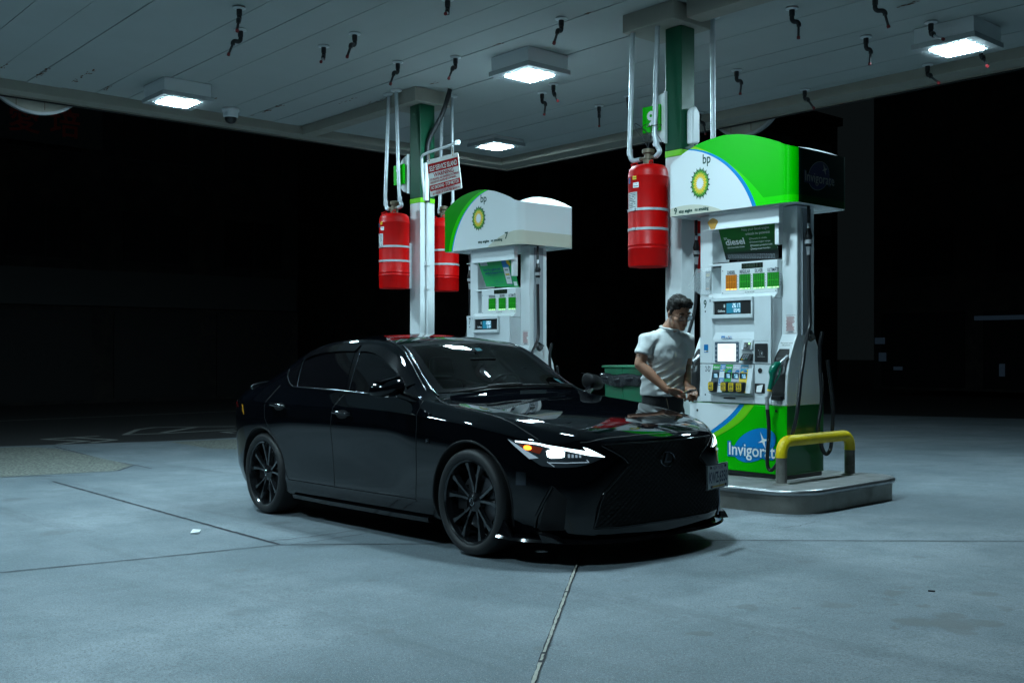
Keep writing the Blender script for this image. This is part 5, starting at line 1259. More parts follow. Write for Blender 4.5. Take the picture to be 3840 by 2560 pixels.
    # badge on the front wing
    b = MB(); q = [on((-.448, -.9 * s, .72), .003), on((-.402, -.9 * s, .72), .003), on((-.402, -.9 * s, .685), .003), on((-.448, -.9 * s, .685), .003)]
    b.poly(q, 0); b.poly([on((x, -.9 * s, z), .0045) for x, z in [(-.438, .714), (-.408, .714), (-.41, .708), (-.428, .708), (-.428, .702), (-.414, .702), (-.416, .697), (-.43, .697), (-.432, .689), (-.44, .689)]], 1)
    b.build('wing_badge', [M['gloss'], M['chrome']], car)
    # headlamp
    top = mir([(.327, -.848, .744), (.386, -.834, .732), (.48, -.801, .719), (.584, -.747, .706), (.662, -.688, .69), (.731, -.61, .676), (.767, -.553, .660), (.80, -.495, .633)], s)
    bot = mir([(.327, -.848, .744), (.413, -.836, .683), (.501, -.812, .627), (.564, -.787, .587), (.651, -.728, .577), (.72, -.65, .580), (.765, -.585, .595), (.80, -.495, .633)], s)
    b = MB(); patch(b, bot, top, 30, 10, .003, 0); hl = b.build('headlight', M['hl'] if 'hl' in M else mat('headlight_bowl', (.10, .115, .13), .18, metal=.5, coat=1), car, smooth=60)
    M['hl'] = hl.data.materials[0]
    if 'drl' not in M:
        M['drl'] = mat('daylight_strip', (.9, .9, .9), .3, emit=(.70, .92, 1.0), es=3.5); M['beam'] = mat('headlamp_beam', (.9, .9, .9), .3, emit=(.70, .93, 1.0), es=5)
        M['amber'] = mat('amber_signal', (.9, .3, .02), .3, emit=(1.0, .13, .01), es=7); M['reflector'] = mat('glowing_reflector', (.7, .75, .8), .15, metal=.6, emit=(.6, .82, 1.0), es=.3)  # reflector parts and trim glow faintly in place of reflected lamp light
        M['amberglass'] = mat('amber_lens', (.45, .05, .02), .15, coat=1)
    b = MB(); patch(b, mir([(.392, -.832, .722), (.533, -.774, .708), (.586, -.747, .692), (.68, -.668, .668), (.753, -.588, .645), (.80, -.497, .632)], s), mir([(.386, -.834, .731), (.533, -.774, .719), (.586, -.747, .707), (.68, -.668, .685), (.748, -.588, .668), (.80, -.495, .634)], s), 24, 2, .007)
    patch(b, mir([(.745, -.585, .664), (.80, -.495, .634)], s), mir([(.728, -.602, .692), (.748, -.575, .682)], s), 3, 3, .0072)
    b.build('daylight_strip', M['drl'], hl)
    b = MB(); patch(b, mir([(.335, -.847, .738), (.374, -.842, .709), (.44, -.831, .665), (.494, -.815, .626)], s), mir([(.345, -.845, .735), (.395, -.834, .712), (.47, -.812, .672), (.547, -.788, .632)], s), 12, 3, .0065); b.build('corner_reflector', M['reflector'], hl)
    b = MB(); c0 = Vector((.474, -.81 * s, .691))
    b.poly([on((c0.x + .03 * cos(q), c0.y - s * 0, c0.z + .015 * sin(q)), .0068) for q in [2 * pi * i / 16 for i in range(16)]][::(1 if s > 0 else -1)], 0); b.build('turn_signal', M['amber'], hl)
    b = MB(); patch(b, mir([(.43, -.828, .70), (.50, -.802, .668), (.55, -.784, .655)], s), mir([(.415, -.829, .712), (.50, -.794, .702), (.56, -.766, .69)], s), 8, 4, .0058); b.build('signal_lens', M['amberglass'], hl)
    b = MB(); patch(b, mir([(.592, -.76, .64), (.612, -.751, .632), (.656, -.712, .633), (.67, -.696, .64)], s), mir([(.580, -.758, .672), (.60, -.744, .684), (.646, -.707, .681), (.668, -.692, .668)], s), 8, 5, .0066); b.build('main_beam', M['beam'], hl)
    b = MB()
    for k in range(4):
        u = .683 + k * .014; yy = -.682 + k * .0165; patch(b, mir([(u, yy, .634), (u + .008, yy + .010, .633)], s), mir([(u, yy, .656 - .002 * k), (u + .008, yy + .010, .655 - .002 * k)], s), 1, 2, .0066)
    b.build('side_beam', M['reflector'], hl)
    b = MB(); ridge(b, mir([(.605, -.765, .607), (.68, -.69, .604), (.762, -.586, .606), (.752, -.597, .62)], s), .0025, .006, 24); ridge(b, mir([(.595, -.766, .612), (.632, -.742, .583)], s), .002, .006, 8); b.build('lamp_trim', M['reflector'], hl)
    # bonnet edge, wing line
    b = MB(); seam(b, mir([(-.60, -.70, .972), (-.50, -.74, .96), (-.40, -.775, .945), (-.233, -.792, .918), (-.064, -.786, .90), (.128, -.779, .872), (.305, -.784, .832), (.42, -.785, .79), (.523, -.769, .739)], s), .006); b.build('bonnet_seam', M['matte'], car)
    # lower intake and fin
    b = MB(); patch(b, mir([(.535, -.80, .20), (.545, -.79, .20), (.66, -.70, .21)], s), mir([(.622, -.757, .475), (.63, -.75, .47), (.69, -.70, .395)], s), 8, 10, .003); b.build('side_intake', M['matte'], car, smooth=60)
    b = MB(); ridge(b, mir([(.625, -.76, .47), (.58, -.785, .38), (.54, -.805, .29), (.52, -.812, .22)], s), .010, .006, 20); b.build('intake_fin', M['gloss'], car, smooth=60)
    b = MB(); patch(b, mir([(.41, -.853, .47), (.476, -.834, .472)], s), mir([(.412, -.852, .55), (.48, -.832, .548)], s), 6, 6, .003); b.build('side_marker', M['smoked'], car, smooth=60)
    # rear lamp
    b = MB(); patch(b, mir([(-3.63, -.66, .86), (-3.52, -.80, .855), (-3.40, -.84, .87), (-3.30, -.87, .875)], s), mir([(-3.63, -.66, .93), (-3.52, -.79, .93), (-3.42, -.83, .925), (-3.30, -.87, .88)], s), 12, 4, .004); tl = b.build('tail_light', mat('tail_lens', (.10, .004, .004), .1, coat=1), car, smooth=60)
    b = MB(); patch(b, mir([(-3.62, -.67, .885), (-3.50, -.80, .885)], s), mir([(-3.62, -.67, .91), (-3.50, -.80, .91)], s), 6, 2, .006); b.build('tail_bulb', mat('tail_glow', (.6, .02, .02), .3, emit=(1, .02, .02), es=3), tl)
    b = MB(); patch(b, mir([(-3.215, -.884, .90), (-3.17, -.892, .84), (-3.135, -.90, .81)], s), mir([(-3.175, -.888, .895), (-3.14, -.896, .85), (-3.12, -.902, .82)], s), 4, 3, .003); b.build('rear_reflector', M['amberglass'] if False else mat('amber_reflector', (.5, .22, .02), .2, coat=1), car)
# bonnet front shut line, screen wipers
b = MB(); seam(b, [(.70, -.60, .715), (.735, -.56, .722), (.765, -.45, .739), (.785, -.307, .744), (.80, 0, .745), (.785, .307, .744), (.765, .45, .739), (.735, .56, .722), (.70, .60, .715)], .007, n=60); b.build('bonnet_front_seam', M['matte'], car)
for pts in ([(-.575, -.60, 1.0), (-.54, -.44, 1.02), (-.525, -.25, 1.03), (-.505, -.02, 1.035)], [(-.51, -.05, 1.03), (-.52, .2, 1.035), (-.55, .4, 1.02), (-.60, .56, 1.005)]):
    b = MB(); ridge(b, pts, .008, .016, 24); P = [on(p, .032) for p in resample(pts, 12)][6:]; b.tube(P, .007, 6); b.build('wiper', M['matte'], car, smooth=60)
# boot spoiler
b = MB(); ridge(b, [(-3.62, -.60, 1.045), (-3.645, -.3, 1.075), (-3.65, 0, 1.08), (-3.645, .3, 1.075), (-3.62, .60, 1.045)], .016, .008, 30); b.build('boot_spoiler', M['gloss'], car, smooth=60)

# ---- spindle grille
gl = [(.745, -.525, .70), (.79, -.43, .66), (.825, -.33, .61), (.825, -.32, .585), (.81, -.42, .50), (.79, -.51, .42), (.785, -.545, .33), (.79, -.565, .235)]
def gw(z):
    P_ = [(.70, .50), (.66, .43), (.60, .325), (.575, .33), (.50, .42), (.42, .51), (.33, .545), (.22, .565)]
    for (za, wa), (zb, wb) in zip(P_[:-1], P_[1:]):
        if z >= zb: return wa + (wb - wa) * (za - z) / (za - zb)
    return .565
zr_ = [.70, .66, .62, .59, .575, .54, .50, .46, .42, .375, .33, .28, .22]
def nose(y, z, off):
    h, nn, _, _ = BV.ray_cast(Vector((3, y, z)), Vector((-1, 0, 0))); return (h + nn * off) if h else None
b = MB(); NU = 22; rows = []
for z in zr_: rows.append([nose(gw(z) * (2 * i / NU - 1), z, .0035) for i in range(NU + 1)])
for j in range(len(rows) - 1):
    for i in range(NU): b.add([rows[j][i], rows[j + 1][i], rows[j + 1][i + 1], rows[j][i + 1]], [(0, 1, 2, 3)])
gr = b.build('grille', M['gap'], car)
M['lattice'] = mat('grille_lattice', (.003, .003, .0035), .3, spec=.25)
b = MB(); pitch = .042
def latt(sgn):
    for k in range(-40, 60):
        seg = []
        for i in range(120):
            z = .225 + (.695 - .225) * i / 119; y = k * pitch + sgn * (z - .22) * 1.35
            if abs(y) < gw(z) - .012:
                p = nose(y, z, .006 + 0)
                if p: seg.append(p)
            else:
                if len(seg) > 3: b.tube(seg[::3] + ([seg[-1]] if (len(seg) - 1) % 3 else []), .0034, 4, cap=False)
                seg = []
        if len(seg) > 3: b.tube(seg[::3] + ([seg[-1]] if (len(seg) - 1) % 3 else []), .0034, 4, cap=False)
latt(1); latt(-1)
b.build('lattice', M['lattice'], gr, smooth=60)
b = MB(); fr = [nose(-gw(z), z, .004) for z in zr_] + [nose(y, .215, .004) for y in (-.4, -.2, 0, .2, .4)] + [nose(gw(z), z, .004) for z in zr_[::-1]]
b.tube([p for p in fr if p], .008, 8); b.tube([p for p in [nose(gw(.70) * (2 * i / 20 - 1), .70 + .004, .004) for i in range(21)] if p], .006, 8)
b.build('grille_frame', M['gloss'], gr, smooth=60)
# emblem: slanted letter in an oval
ec = nose(0.0, .592, .010); b = MB()
b.tube([ec + Vector((.004, .062 * cos(q), .045 * sin(q))) for q in [2 * pi * i / 32 for i in range(33)]], .0042, 6)
b.poly([ec + Vector((.006, y, z)) for y, z in [(-.012, .034), (.004, .034), (-.012, -.012), (.036, -.012), (.026, -.022), (-.034, -.022)]][::-1], 0)
b.poly([ec + Vector((-.001, .06 * cos(q), .043 * sin(q))) for q in [2 * pi * i / 32 for i in range(32)]], 1)
b.build('emblem', [M['smoked'], M['gloss']], gr, smooth=60)

# ---- front lip
b = MB(); P = [(.27, .905, .150), (.42, .90, .145), (.56, .83, .14), (.69, .735, .135), (.79, .60, .13), (.855, .42, .128), (.885, .2, .127), (.89, 0, .127)]
P = [(x, -y, z) for x, y, z in P] + [(x, y, z) for x, y, z in P[-2::-1]]
P = [tuple(v) for v in smoothpath(P, 4)]
n = len(P); vs = []
for (x, y, z) in P:
    d_ = Vector((x - .0, y, 0)).normalized(); vs += [(x, y, z), (x - d_.x * .01, y - d_.y * .01, z + .016), (x - d_.x * .14, y - d_.y * .14, z + .03), (x - d_.x * .14, y - d_.y * .14, z)]
fs = [(i * 4 + k, i * 4 + (k + 1) % 4, (i + 1) * 4 + (k + 1) % 4, (i + 1) * 4 + k) for i in range(n - 1) for k in range(4)]
b.add(vs, fs + [(0, 1, 2, 3), tuple((n - 1) * 4 + k for k in (3, 2, 1, 0))]); b.build('front_lip', M['gloss'], car, smooth=40)
for s in (1, -1):
    b = MB(); b.hexa([(.26, -.875 * s, .15), (.42, -.87 * s, .148), (.42, -.895 * s, .146), (.26, -.90 * s, .15)], [(.25, -.87 * s, .262), (.33, -.868 * s, .255), (.325, -.885 * s, .255), (.25, -.886 * s, .262)]); b.build('corner_fin', M['gloss'], car, bevel=.006)
    b = MB(); b.hexa([(.60, -.82 * s, .14), (.72, -.76 * s, .14), (.70, -.70 * s, .14), (.60, -.74 * s, .14)], [(.58, -.84 * s, .20), (.66, -.80 * s, .175), (.66, -.74 * s, .18), (.58, -.77 * s, .20)]); b.build('canard', M['gloss'], car, bevel=.006)

# ---- number plate
pm = T(.955, .355, .466) @ rot(14, 'Z')
b = MB(); b.box(-.004, .004, -.155, .155, -.078, .078, 1); b.box(.0042, .006, -.148, .148, -.071, .071, 0)
PF = Matrix.Translation((.0072, 0, 0)) @ SIDE
b.text('NEW YORK', .034, Matrix.Translation((.0072, 0, .044)) @ SIDE, 2, 'CENTER', width=.15); b.text('KWZ 6350', .095, Matrix.Translation((.0072, 0, -.036)) @ SIDE, 2, 'CENTER', width=.265, bold=.002)
b.box(.0066, .0068, -.09, .09, -.066, -.055, 3)
b.poly([(.0074, .0 + y, -.004 + z) for y, z in [(-.008, -.006), (.012, -.002), (-.004, .010)]], 2)
for y in (-.105, .105):
    for z in (-.06, .06): b.box(.006, .012, y - .008, y + .008, z - .008, z + .008, 1)
npl = b.build('licence_plate', [mat('plate_white', (.52, .55, .55), .45, grime=.25, gscale=30), M['gloss'], mat('plate_navy', (.01, .02, .08), .5), mat('plate_gold', (.45, .28, .04), .5)], car, M=pm)
b = MB(); b.tube([(.80, .40, .40), (.95, .36, .44)], .012, 8); b.tube([(.95, .37, .46), (.95, .375, .30), (.93, .38, .22)], .008, 6); b.build('plate_bracket', M['smoked'], car, smooth=60)

# ---- cabin
M['cabin'] = mat('cabin_black', (.018, .018, .019), .7); M['seat'] = mat('seat_leather', (.03, .029, .028), .5)
b = MB(); b.hexa([(-.62, -.66, .80), (-.62, .66, .80), (-1.15, .66, .78), (-1.15, -.66, .78)], [(-.56, -.60, .965), (-.56, .60, .965), (-1.02, .62, .955), (-1.02, -.62, .955)]); b.box(-1.06, -1.02, -.12, .14, .96, 1.05); b.build('dashboard', M['cabin'], car, bevel=.03)
b = MB(); b.hexa([(-1.0, .22, .95), (-1.0, .52, .95), (-1.12, .52, .95), (-1.12, .22, .95)], [(-.98, .24, 1.01), (-.98, .50, 1.01), (-1.12, .50, 1.02), (-1.12, .24, 1.02)]); b.build('instrument_hood', M['cabin'], car, bevel=.02)
sw = T(-1.20, .37, .96) @ rot(-65, 'Y'); b = MB(); b.tube([sw @ Vector((.185 * cos(q), .185 * sin(q), 0)) for q in [2 * pi * i / 32 for i in range(33)]], .015, 8); b.tube([sw @ Vector((-.18, 0, 0)), sw @ Vector((.18, 0, 0))], .02, 6); b.tube([sw @ Vector((0, -.18, 0)), sw @ Vector((0, .18, 0))], .02, 6); b.build('steering_wheel', M['gloss'], car, smooth=60)
for y in (-.37, .37):
    b = MB(); b.hexa([(-1.35, y - .26, .42), (-1.35, y + .26, .42), (-1.85, y + .26, .40), (-1.85, y - .26, .40)], [(-1.38, y - .24, .58), (-1.38, y + .24, .58), (-1.85, y + .24, .55), (-1.85, y - .24, .55)])
    b.hexa([(-1.74, y - .25, .5), (-1.74, y + .25, .5), (-1.9, y + .25, .5), (-1.9, y - .25, .5)], [(-1.95, y - .19, 1.08), (-1.95, y + .19, 1.08), (-2.06, y + .17, 1.08), (-2.06, y - .17, 1.08)])
    b.hexa([(-1.95, y - .13, 1.11), (-1.95, y + .13, 1.11), (-2.05, y + .12, 1.11), (-2.05, y - .12, 1.11)], [(-1.98, y - .11, 1.28), (-1.98, y + .11, 1.28), (-2.06, y + .1, 1.28), (-2.06, y - .1, 1.28)]); b.build('seat', M['seat'], car, bevel=.04, seg=3)
b = MB(); b.box(-.98, -.95, -.12, .12, 1.19, 1.25); b.tube([(-1.0, 0, 1.25), (-1.06, 0, 1.30)], .012, 6); b.build('rear_view_mirror', M['gloss'], car, bevel=.012)
b = MB(); patch(b, [(-.70, .55, 1.03), (-.72, .64, 1.01)], [(-.78, .53, 1.075), (-.79, .60, 1.065)], 4, 3, -.004); patch(b, [(-1.10, .05, 1.3), (-1.11, .11, 1.3)], [(-1.14, .05, 1.325), (-1.15, .11, 1.325)], 2, 2, -.004); b.build('screen_sticker', mat('sticker_blue', (.18, .38, .46), .5), car)

# ---- wheels
def wheel(x, y, s, lab=None):
    w_ = D.objects.new('wheel', None); COL.objects.link(w_); w_.parent = car; w_.empty_display_size = .1
    Wm = T(x, y, .335) @ rot(90 * s, 'X')      # local +z points outward
    w_.matrix_local = Wm
    b = MB(); b.lathe([(.262, .0), (.27, .012), (.285, .020), (.30, .022), (.315, .018), (.327, .006), (.333, -.015), (.335, -.05), (.335, -.19), (.331, -.21), (.30, -.225), (.262, -.22)], n=72, cap=False)
    for k in range(72):
        q = 2 * pi * k / 72; c_, s2 = cos(q), sin(q)
        b.add([(.3362 * c_ - w2 * s2, .3362 * s2 + w2 * c_, z) for w2, z in [(-.004, -.012), (.004, -.012), (.011, -.075), (.004, -.075)]], [(0, 1, 2, 3)], 1)
    b.build('tyre', [M['tyre'], M['gap']], w_, smooth=45)
    b = MB(); b.lathe([(.264, .004), (.268, .010), (.262, .012), (.252, .004), (.247, -.02), (.240, -.06), (.235, -.16), (.255, -.2), (.264, -.2)], n=64, cap=False)
    b.lathe([(0, -.012), (.026, -.013), (.032, -.018), (.062, -.028), (.07, -.045), (.07, -.10), (0, -.10)], n=32)
    for k in range(5):
        a0 = 2 * pi * k / 5 + .25
        for side_ in (-1, 1):
            ri, ro = .045, .250; ai, ao = a0 + side_ * .14, a0 + side_ * .27
            wi, wo = .014, .021
            def pt(r, a, off, z): return (r * cos(a) - off * sin(a), r * sin(a) + off * cos(a), z)
            rs_ = [(.05, ai, .014, -.030), (.11, ai + (ao - ai) * .35, .011, -.026), (.18, ai + (ao - ai) * .7, .013, -.018), (.246, ao, .022, -.012)]
            for (ra, aa, wa, za), (rb, ab, wb, zb2) in zip(rs_[:-1], rs_[1:]):
                b.hexa([pt(ra, aa, -wa * 1.3, za - .03), pt(rb, ab, -wb * 1.3, zb2 - .03), pt(rb, ab, wb * 1.3, zb2 - .03), pt(ra, aa, wa * 1.3, za - .03)], [pt(ra, aa, -wa * .55, za), pt(rb, ab, -wb * .7, zb2), pt(rb, ab, wb * .7, zb2), pt(ra, aa, wa * .55, za)])
    b.build('rim', M['rim'], w_, smooth=35)
    b = MB(); b.lathe([(0, -.0118), (.027, -.0118), (.029, -.016)], n=24, m=0); b.tube([(.020 * cos(q), .024 * sin(q), -.0105) for q in [2 * pi * i / 20 for i in range(21)]], .002, 5, 1); b.tube([(-.010, .016, -.0105), (.010, -.016, -.0105)], .0022, 5, 1); b.build('hub_cap', [M['gloss'], M['chrome']], w_, smooth=40)
    b = MB(); b.lathe([(.05, -.07), (.172, -.07), (.172, -.095), (.05, -.095)], n=40, m=0, cap=False); b.hexa([(-.18, -.05, -.11), (-.11, -.05, -.11), (-.11, .09, -.11), (-.18, .09, -.11)], [(-.19, -.06, -.05), (-.10, -.06, -.05), (-.10, .1, -.05), (-.19, .1, -.05)], 1); b.build('brake', [mat('brake_disc', (.12, .12, .13), .4, metal=.8), M['matte']], w_, smooth=40)
for x in (0, -2.8):
    wheel(x, -.885, 1); wheel(x, .885, -1)
# ------------------------------------------------------------------ the man
from mathutils import noise
YAW = 40
_d = Vector((.143, .99, 0)).normalized(); _r = Vector((_d.y, -_d.x, 0))
_F = (_r * sin(R(YAW)) - _d * cos(R(YAW))); _X = _F.cross(Vector((0, 0, 1)))
PM = Matrix.Translation((1.149 + .01 * _r.x, 7.97 + .01 * _r.y, -.004)) @ Matrix(((_X.x, _F.x, 0, 0), (_X.y, _F.y, 0, 0), (0, 0, 1, 0), (0, 0, 0, 1)))
man = empty('person', PM, 'young man in a white t-shirt and glasses looking down at a wallet in his hands', 'person')
def ell(b, c, r, Mx=None, n=14, m=0):
    Mx = Mx or Matrix(); c = Vector(c); vs, fs = [], []
    for i in range(n + 1):
        th = pi * i / n
        for k in range(2 * n):
            q = pi * k / n; vs.append(Mx @ (c + Vector((r[0] * sin(th) * cos(q), r[1] * sin(th) * sin(q), r[2] * cos(th)))))
    for i in range(n):
        for k in range(2 * n): fs.append((i * 2 * n + k, (i + 1) * 2 * n + k, (i + 1) * 2 * n + (k + 1) % (2 * n), i * 2 * n + (k + 1) % (2 * n)))
    b.add(vs, fs, m); return b
def limb(b, P, rs, n=12, ends=True):
    P = [Vector(p) for p in P]
    b.tube(P, list(rs), n)
    if ends:
        for i in (0, -1): ell(b, P[i], (rs[i],) * 3, n=8)
    return b
def loft(b, rings, n=28):       # rings: (cx, cy, z, rx, ry, power)
    vs, fs = [], []
    for (cx, cy_, z, rx, ry, pw) in rings:
        for k in range(n):
            q = 2 * pi * k / n; c_, s_ = cos(q), sin(q)
            vs.append((cx + rx * math.copysign(abs(c_) ** pw, c_), cy_ + ry * math.copysign(abs(s_) ** pw, s_), z))
    for i in range(len(rings) - 1):
        for k in range(n): fs.append((i * n + k, i * n + (k + 1) % n, (i + 1) * n + (k + 1) % n, (i + 1) * n + k))
    fs.append(tuple(range(n - 1, -1, -1))); fs.append(tuple((len(rings) - 1) * n + k for k in range(n)))
    b.add(vs, fs); return b
def fuse(b, name, mt, voxel, parent, iters=6, disp=None):
    o = b.build(name, mt, None); md = o.modifiers.new('r', 'REMESH'); md.mode = 'VOXEL'; md.voxel_size = voxel
    if iters: sm = o.modifiers.new('s', 'SMOOTH'); sm.iterations = iters; sm.factor = .5
    me = evaluated(o); D.objects.remove(o)
    if disp:
        co = [v.co.copy() for v in me.vertices]; no = [v.normal.copy() for v in me.vertices]
        for v, c, n_ in zip(me.vertices, co, no): v.co = c + n_ * disp(c, n_)
    me.polygons.foreach_set('use_smooth', [True] * len(me.polygons))
    o = D.objects.new(name, me); COL.objects.link(o); o.parent = parent
    if not me.materials: me.materials.append(mt)
    return o
def skin_mat():
    m, t, b = nt('skin')
    b.inputs['Base Color'].default_value = (.36, .175, .105, 1); b.inputs['Roughness'].default_value = .45; b.inputs['Subsurface Weight'].default_value = .12; b.inputs['Subsurface Radius'].default_value = (.02, .008, .004)
    tc = t.nodes.new('ShaderNodeTexCoord'); n = t.nodes.new('ShaderNodeTexNoise'); n.inputs['Scale'].default_value = 22; n.inputs['Detail'].default_value = 4; lk(t, tc.outputs['Object'], n.inputs['Vector'])
    mx = t.nodes.new('ShaderNodeMix'); mx.data_type = 'RGBA'; mx.inputs['A'].default_value = (.30, .13, .075, 1); mx.inputs['B'].default_value = (.42, .22, .14, 1)
    lk(t, n.outputs['Fac'], mx.inputs['Factor']); lk(t, mx.outputs['Result'], b.inputs['Base Color'])
    return m
M['skin'] = skin_mat()
# head frame: tilted down and turned a little further to his left
HM = Matrix.Translation((-.015, .175, 1.572)) @ rot(-10, 'Z') @ rot(-25, 'X') @ rot(6, 'Y')
b = MB()
# head
ell(b, (0, -.018, .035), (.074, .094, .088), HM); ell(b, (0, .022, -.02), (.066, .072, .075), HM); ell(b, (0, .035, -.065), (.053, .055, .05), HM); ell(b, (0, .068, -.098), (.026, .022, .02), HM)
for s in (-1, 1):
    ell(b, (s * .043, .052, -.022), (.024, .030, .024), HM); ell(b, (s * .050, .012, -.07), (.018, .034, .026), HM)
    ell(b, (s * .030, .078, .026), (.024, .012, .008), HM)
    ell(b, (s * .077, -.012, -.012), (.008, .018, .031), HM @ rot(-8 * s, 'Z')); ell(b, (s * .083, -.018, -.004), (.005, .012, .022), HM)
    ell(b, (s * .0105, .094, -.028), (.0085, .010, .007), HM)
b.tube([HM @ Vector(p) for p in [(0, .082, .024), (0, .094, .0), (0, .106, -.022), (0, .098, -.031)]], [.007, .009, .0115, .008], 10)
ell(b, (0, .086, -.060), (.021, .009, .006), HM); ell(b, (0, .083, -.071), (.018, .009, .0065), HM)
# neck, trunk and arms under the clothes
limb(b, [HM @ Vector((0, -.02, -.05)), (0, .085, 1.46), (0, .05, 1.40)], [.056, .060, .075], 16)
loft(b, [(0, .0, .90, .13, .09, .9), (0, .0, 1.05, .125, .085, .9), (0, .02, 1.25, .145, .095, .9), (0, .04, 1.36, .11, .07, 1.0), (0, .05, 1.42, .06, .055, 1)])
SHR, ELR, WRR = Vector((.195, .045, 1.375)), Vector((.262, .045, 1.185)), Vector((.135, .215, .995))
SHL, ELL, WRL = Vector((-.195, .055, 1.385)), Vector((-.255, -.02, 1.165)), Vector((-.105, .17, 1.02))
for sh, el_, wr in ((SHR, ELR, WRR), (SHL, ELL, WRL)):
    limb(b, [sh + Vector((0, 0, -.025)), sh.lerp(el_, .5), el_], [.042, .049, .041], 14)
    limb(b, [el_, el_.lerp(wr, .28), el_.lerp(wr, .7), wr], [.041, .043, .033, .026], 14)
# hands: palm, four fingers and a thumb each
def hand(wr, fwd, side, up_, curl, thumbside):
    fwd, side, up_ = [Vector(v).normalized() for v in (fwd, side, up_)]
    pc = wr + fwd * .052
    Mx = Matrix(((side.x, fwd.x, up_.x, pc.x), (side.y, fwd.y, up_.y, pc.y), (side.z, fwd.z, up_.z, pc.z), (0, 0, 0, 1)))
    ell(b, (0, 0, 0), (.041, .053, .018), Mx); ell(b, (0, -.035, 0), (.030, .03, .019), Mx)
    for i, (sx, L) in enumerate(((-.030, .070), (-.010, .080), (.011, .076), (.030, .060))):
        sx *= -thumbside
        p = Vector((sx, .040, 0)); a = 0; pts = [p]
        for k, fr in enumerate((.45, .32, .23)):
            a += curl[k] + i * 3; p = p + Vector((sx * .04, cos(R(a)) * L * fr * 1.1, -sin(R(a)) * L * fr * 1.1)); pts.append(p)
        limb(b, [Mx @ q for q in pts], [.0095, .009, .0082, .007], 8)
    ts = thumbside
    limb(b, [Mx @ Vector(q) for q in [(ts * .028, -.03, -.004), (ts * .046, .0, -.014), (ts * .044, .028, -.026), (ts * .028, .050, -.030)]], [.014, .012, .0105, .0085], 8)
hand(WRR, (-.62, .72, -.12), (.60, .55, .45), (.45, -.1, .85), (40, 58, 42), -1)
hand(WRL, (.30, .85, -.42), (-.80, .45, .2), (-.2, .2, .95), (26, 46, 36), -1 * -1)
# legs and feet
limb(b, [(.09, 0, .90), (.10, .02, .50), (.11, -.01, .09)], [.08, .055, .04]); limb(b, [(-.09, 0, .90), (-.11, .03, .50), (-.13, .02, .09)], [.08, .055, .04])
bodym = fuse(b, 'body', M['skin'], .0046, man, 5)
# hair
M['hair'] = mat('dark_hair', (.008, .006, .005), .5, spec=.25, grime=.4, gscale=60, dirt=(.035, .024, .017), bump=.6, bscale=110)
b = MB(); ell(b, (0, -.028, .058), (.081, .095, .080), HM, 18); ell(b, (0, -.055, .02), (.077, .066, .072), HM)
ell(b, (-.008, .045, .108), (.058, .045, .030), HM @ rot(0, 'Z')); ell(b, (-.035, .055, .098), (.035, .036, .026), HM); ell(b, (.035, .03, .108), (.035, .04, .026), HM); ell(b, (-.056, .03, .075), (.022, .035, .032), HM)
for s in (-1, 1): ell(b, (s * .071, -.004, .03), (.010, .022, .034), HM)
hi = HM.inverted()
def hairdisp(c, n_):
    p = hi @ c; return .0045 * noise.noise(Vector((p.x * 55, p.y * 18, p.z * 40))) + .003 * noise.noise(Vector((p.x * 140, p.y * 40, p.z * 90))) - .010 * math.exp(-((p.x - .030) / .004) ** 2) * (1 if p.z > .08 else 0)
fuse(b, 'hair', M['hair'], .005, man, 3, hairdisp)
# brows, eyes, lips, glasses
b = MB()
for s in (-1, 1): b.tube([HM @ Vector(p) for p in [(s * .016, .0925, .034), (s * .032, .091, .040), (s * .050, .079, .034)]], [.0035, .0042, .0025], 6)
b.build('eyebrow', M['hair'], man)
for s in (-1, 1):
    b = MB(); ell(b, (s * .031, .083, .010), (.0125, .006, .0055), HM, 8, 0); ell(b, (s * .031, .0885, .008), (.0055, .0025, .005), HM, 6, 1); b.build('eye', [M['paper'], M['hair']], man, smooth=60)
    b = MB(); b.tube([HM @ Vector(p) for p in [(s * .018, .092, .013), (s * .031, .094, .0165), (s * .044, .087, .012)]], [.002, .003, .002], 6); b.build('eyelid', M['skin'], man, smooth=60)
b = MB(); ell(b, (0, .0905, -.0605), (.019, .0055, .0045), HM, 8); ell(b, (0, .0885, -.0695), (.016, .006, .005), HM, 8); b.build('lips', mat('lips', (.25, .075, .06), .4), man, smooth=60)
M['frame'] = mat('glasses_frame', (.02, .02, .022), .25, metal=.5)
b = MB()
for s in (-1, 1):
    rr = rrect(s * .033 - .024, s * .033 + .024, -.016, .020, .013, 5)
    b.tube([HM @ Vector((p, .112 - abs(p) * .16, q)) for p, q in rr + rr[:1]], .0015, 5)
    b.tube([HM @ Vector(p) for p in [(s * .056, .102, .010), (s * .079, .05, .010), (s * .084, -.015, .008), (s * .082, -.03, -.008)]], .0018, 5)
b.tube([HM @ Vector(p) for p in [(-.010, .111, .006), (0, .113, .009), (.010, .111, .006)]], .0016, 5)
gls = b.build('glasses', M['frame'], man, smooth=60)
b = MB()
for s in (-1, 1): b.poly([HM @ Vector((p, .112 - abs(p) * .16, q)) for p, q in rrect(s * .033 - .024, s * .033 + .024, -.016, .020, .013, 5)])
b.build('lens', M['lensglass'], gls)
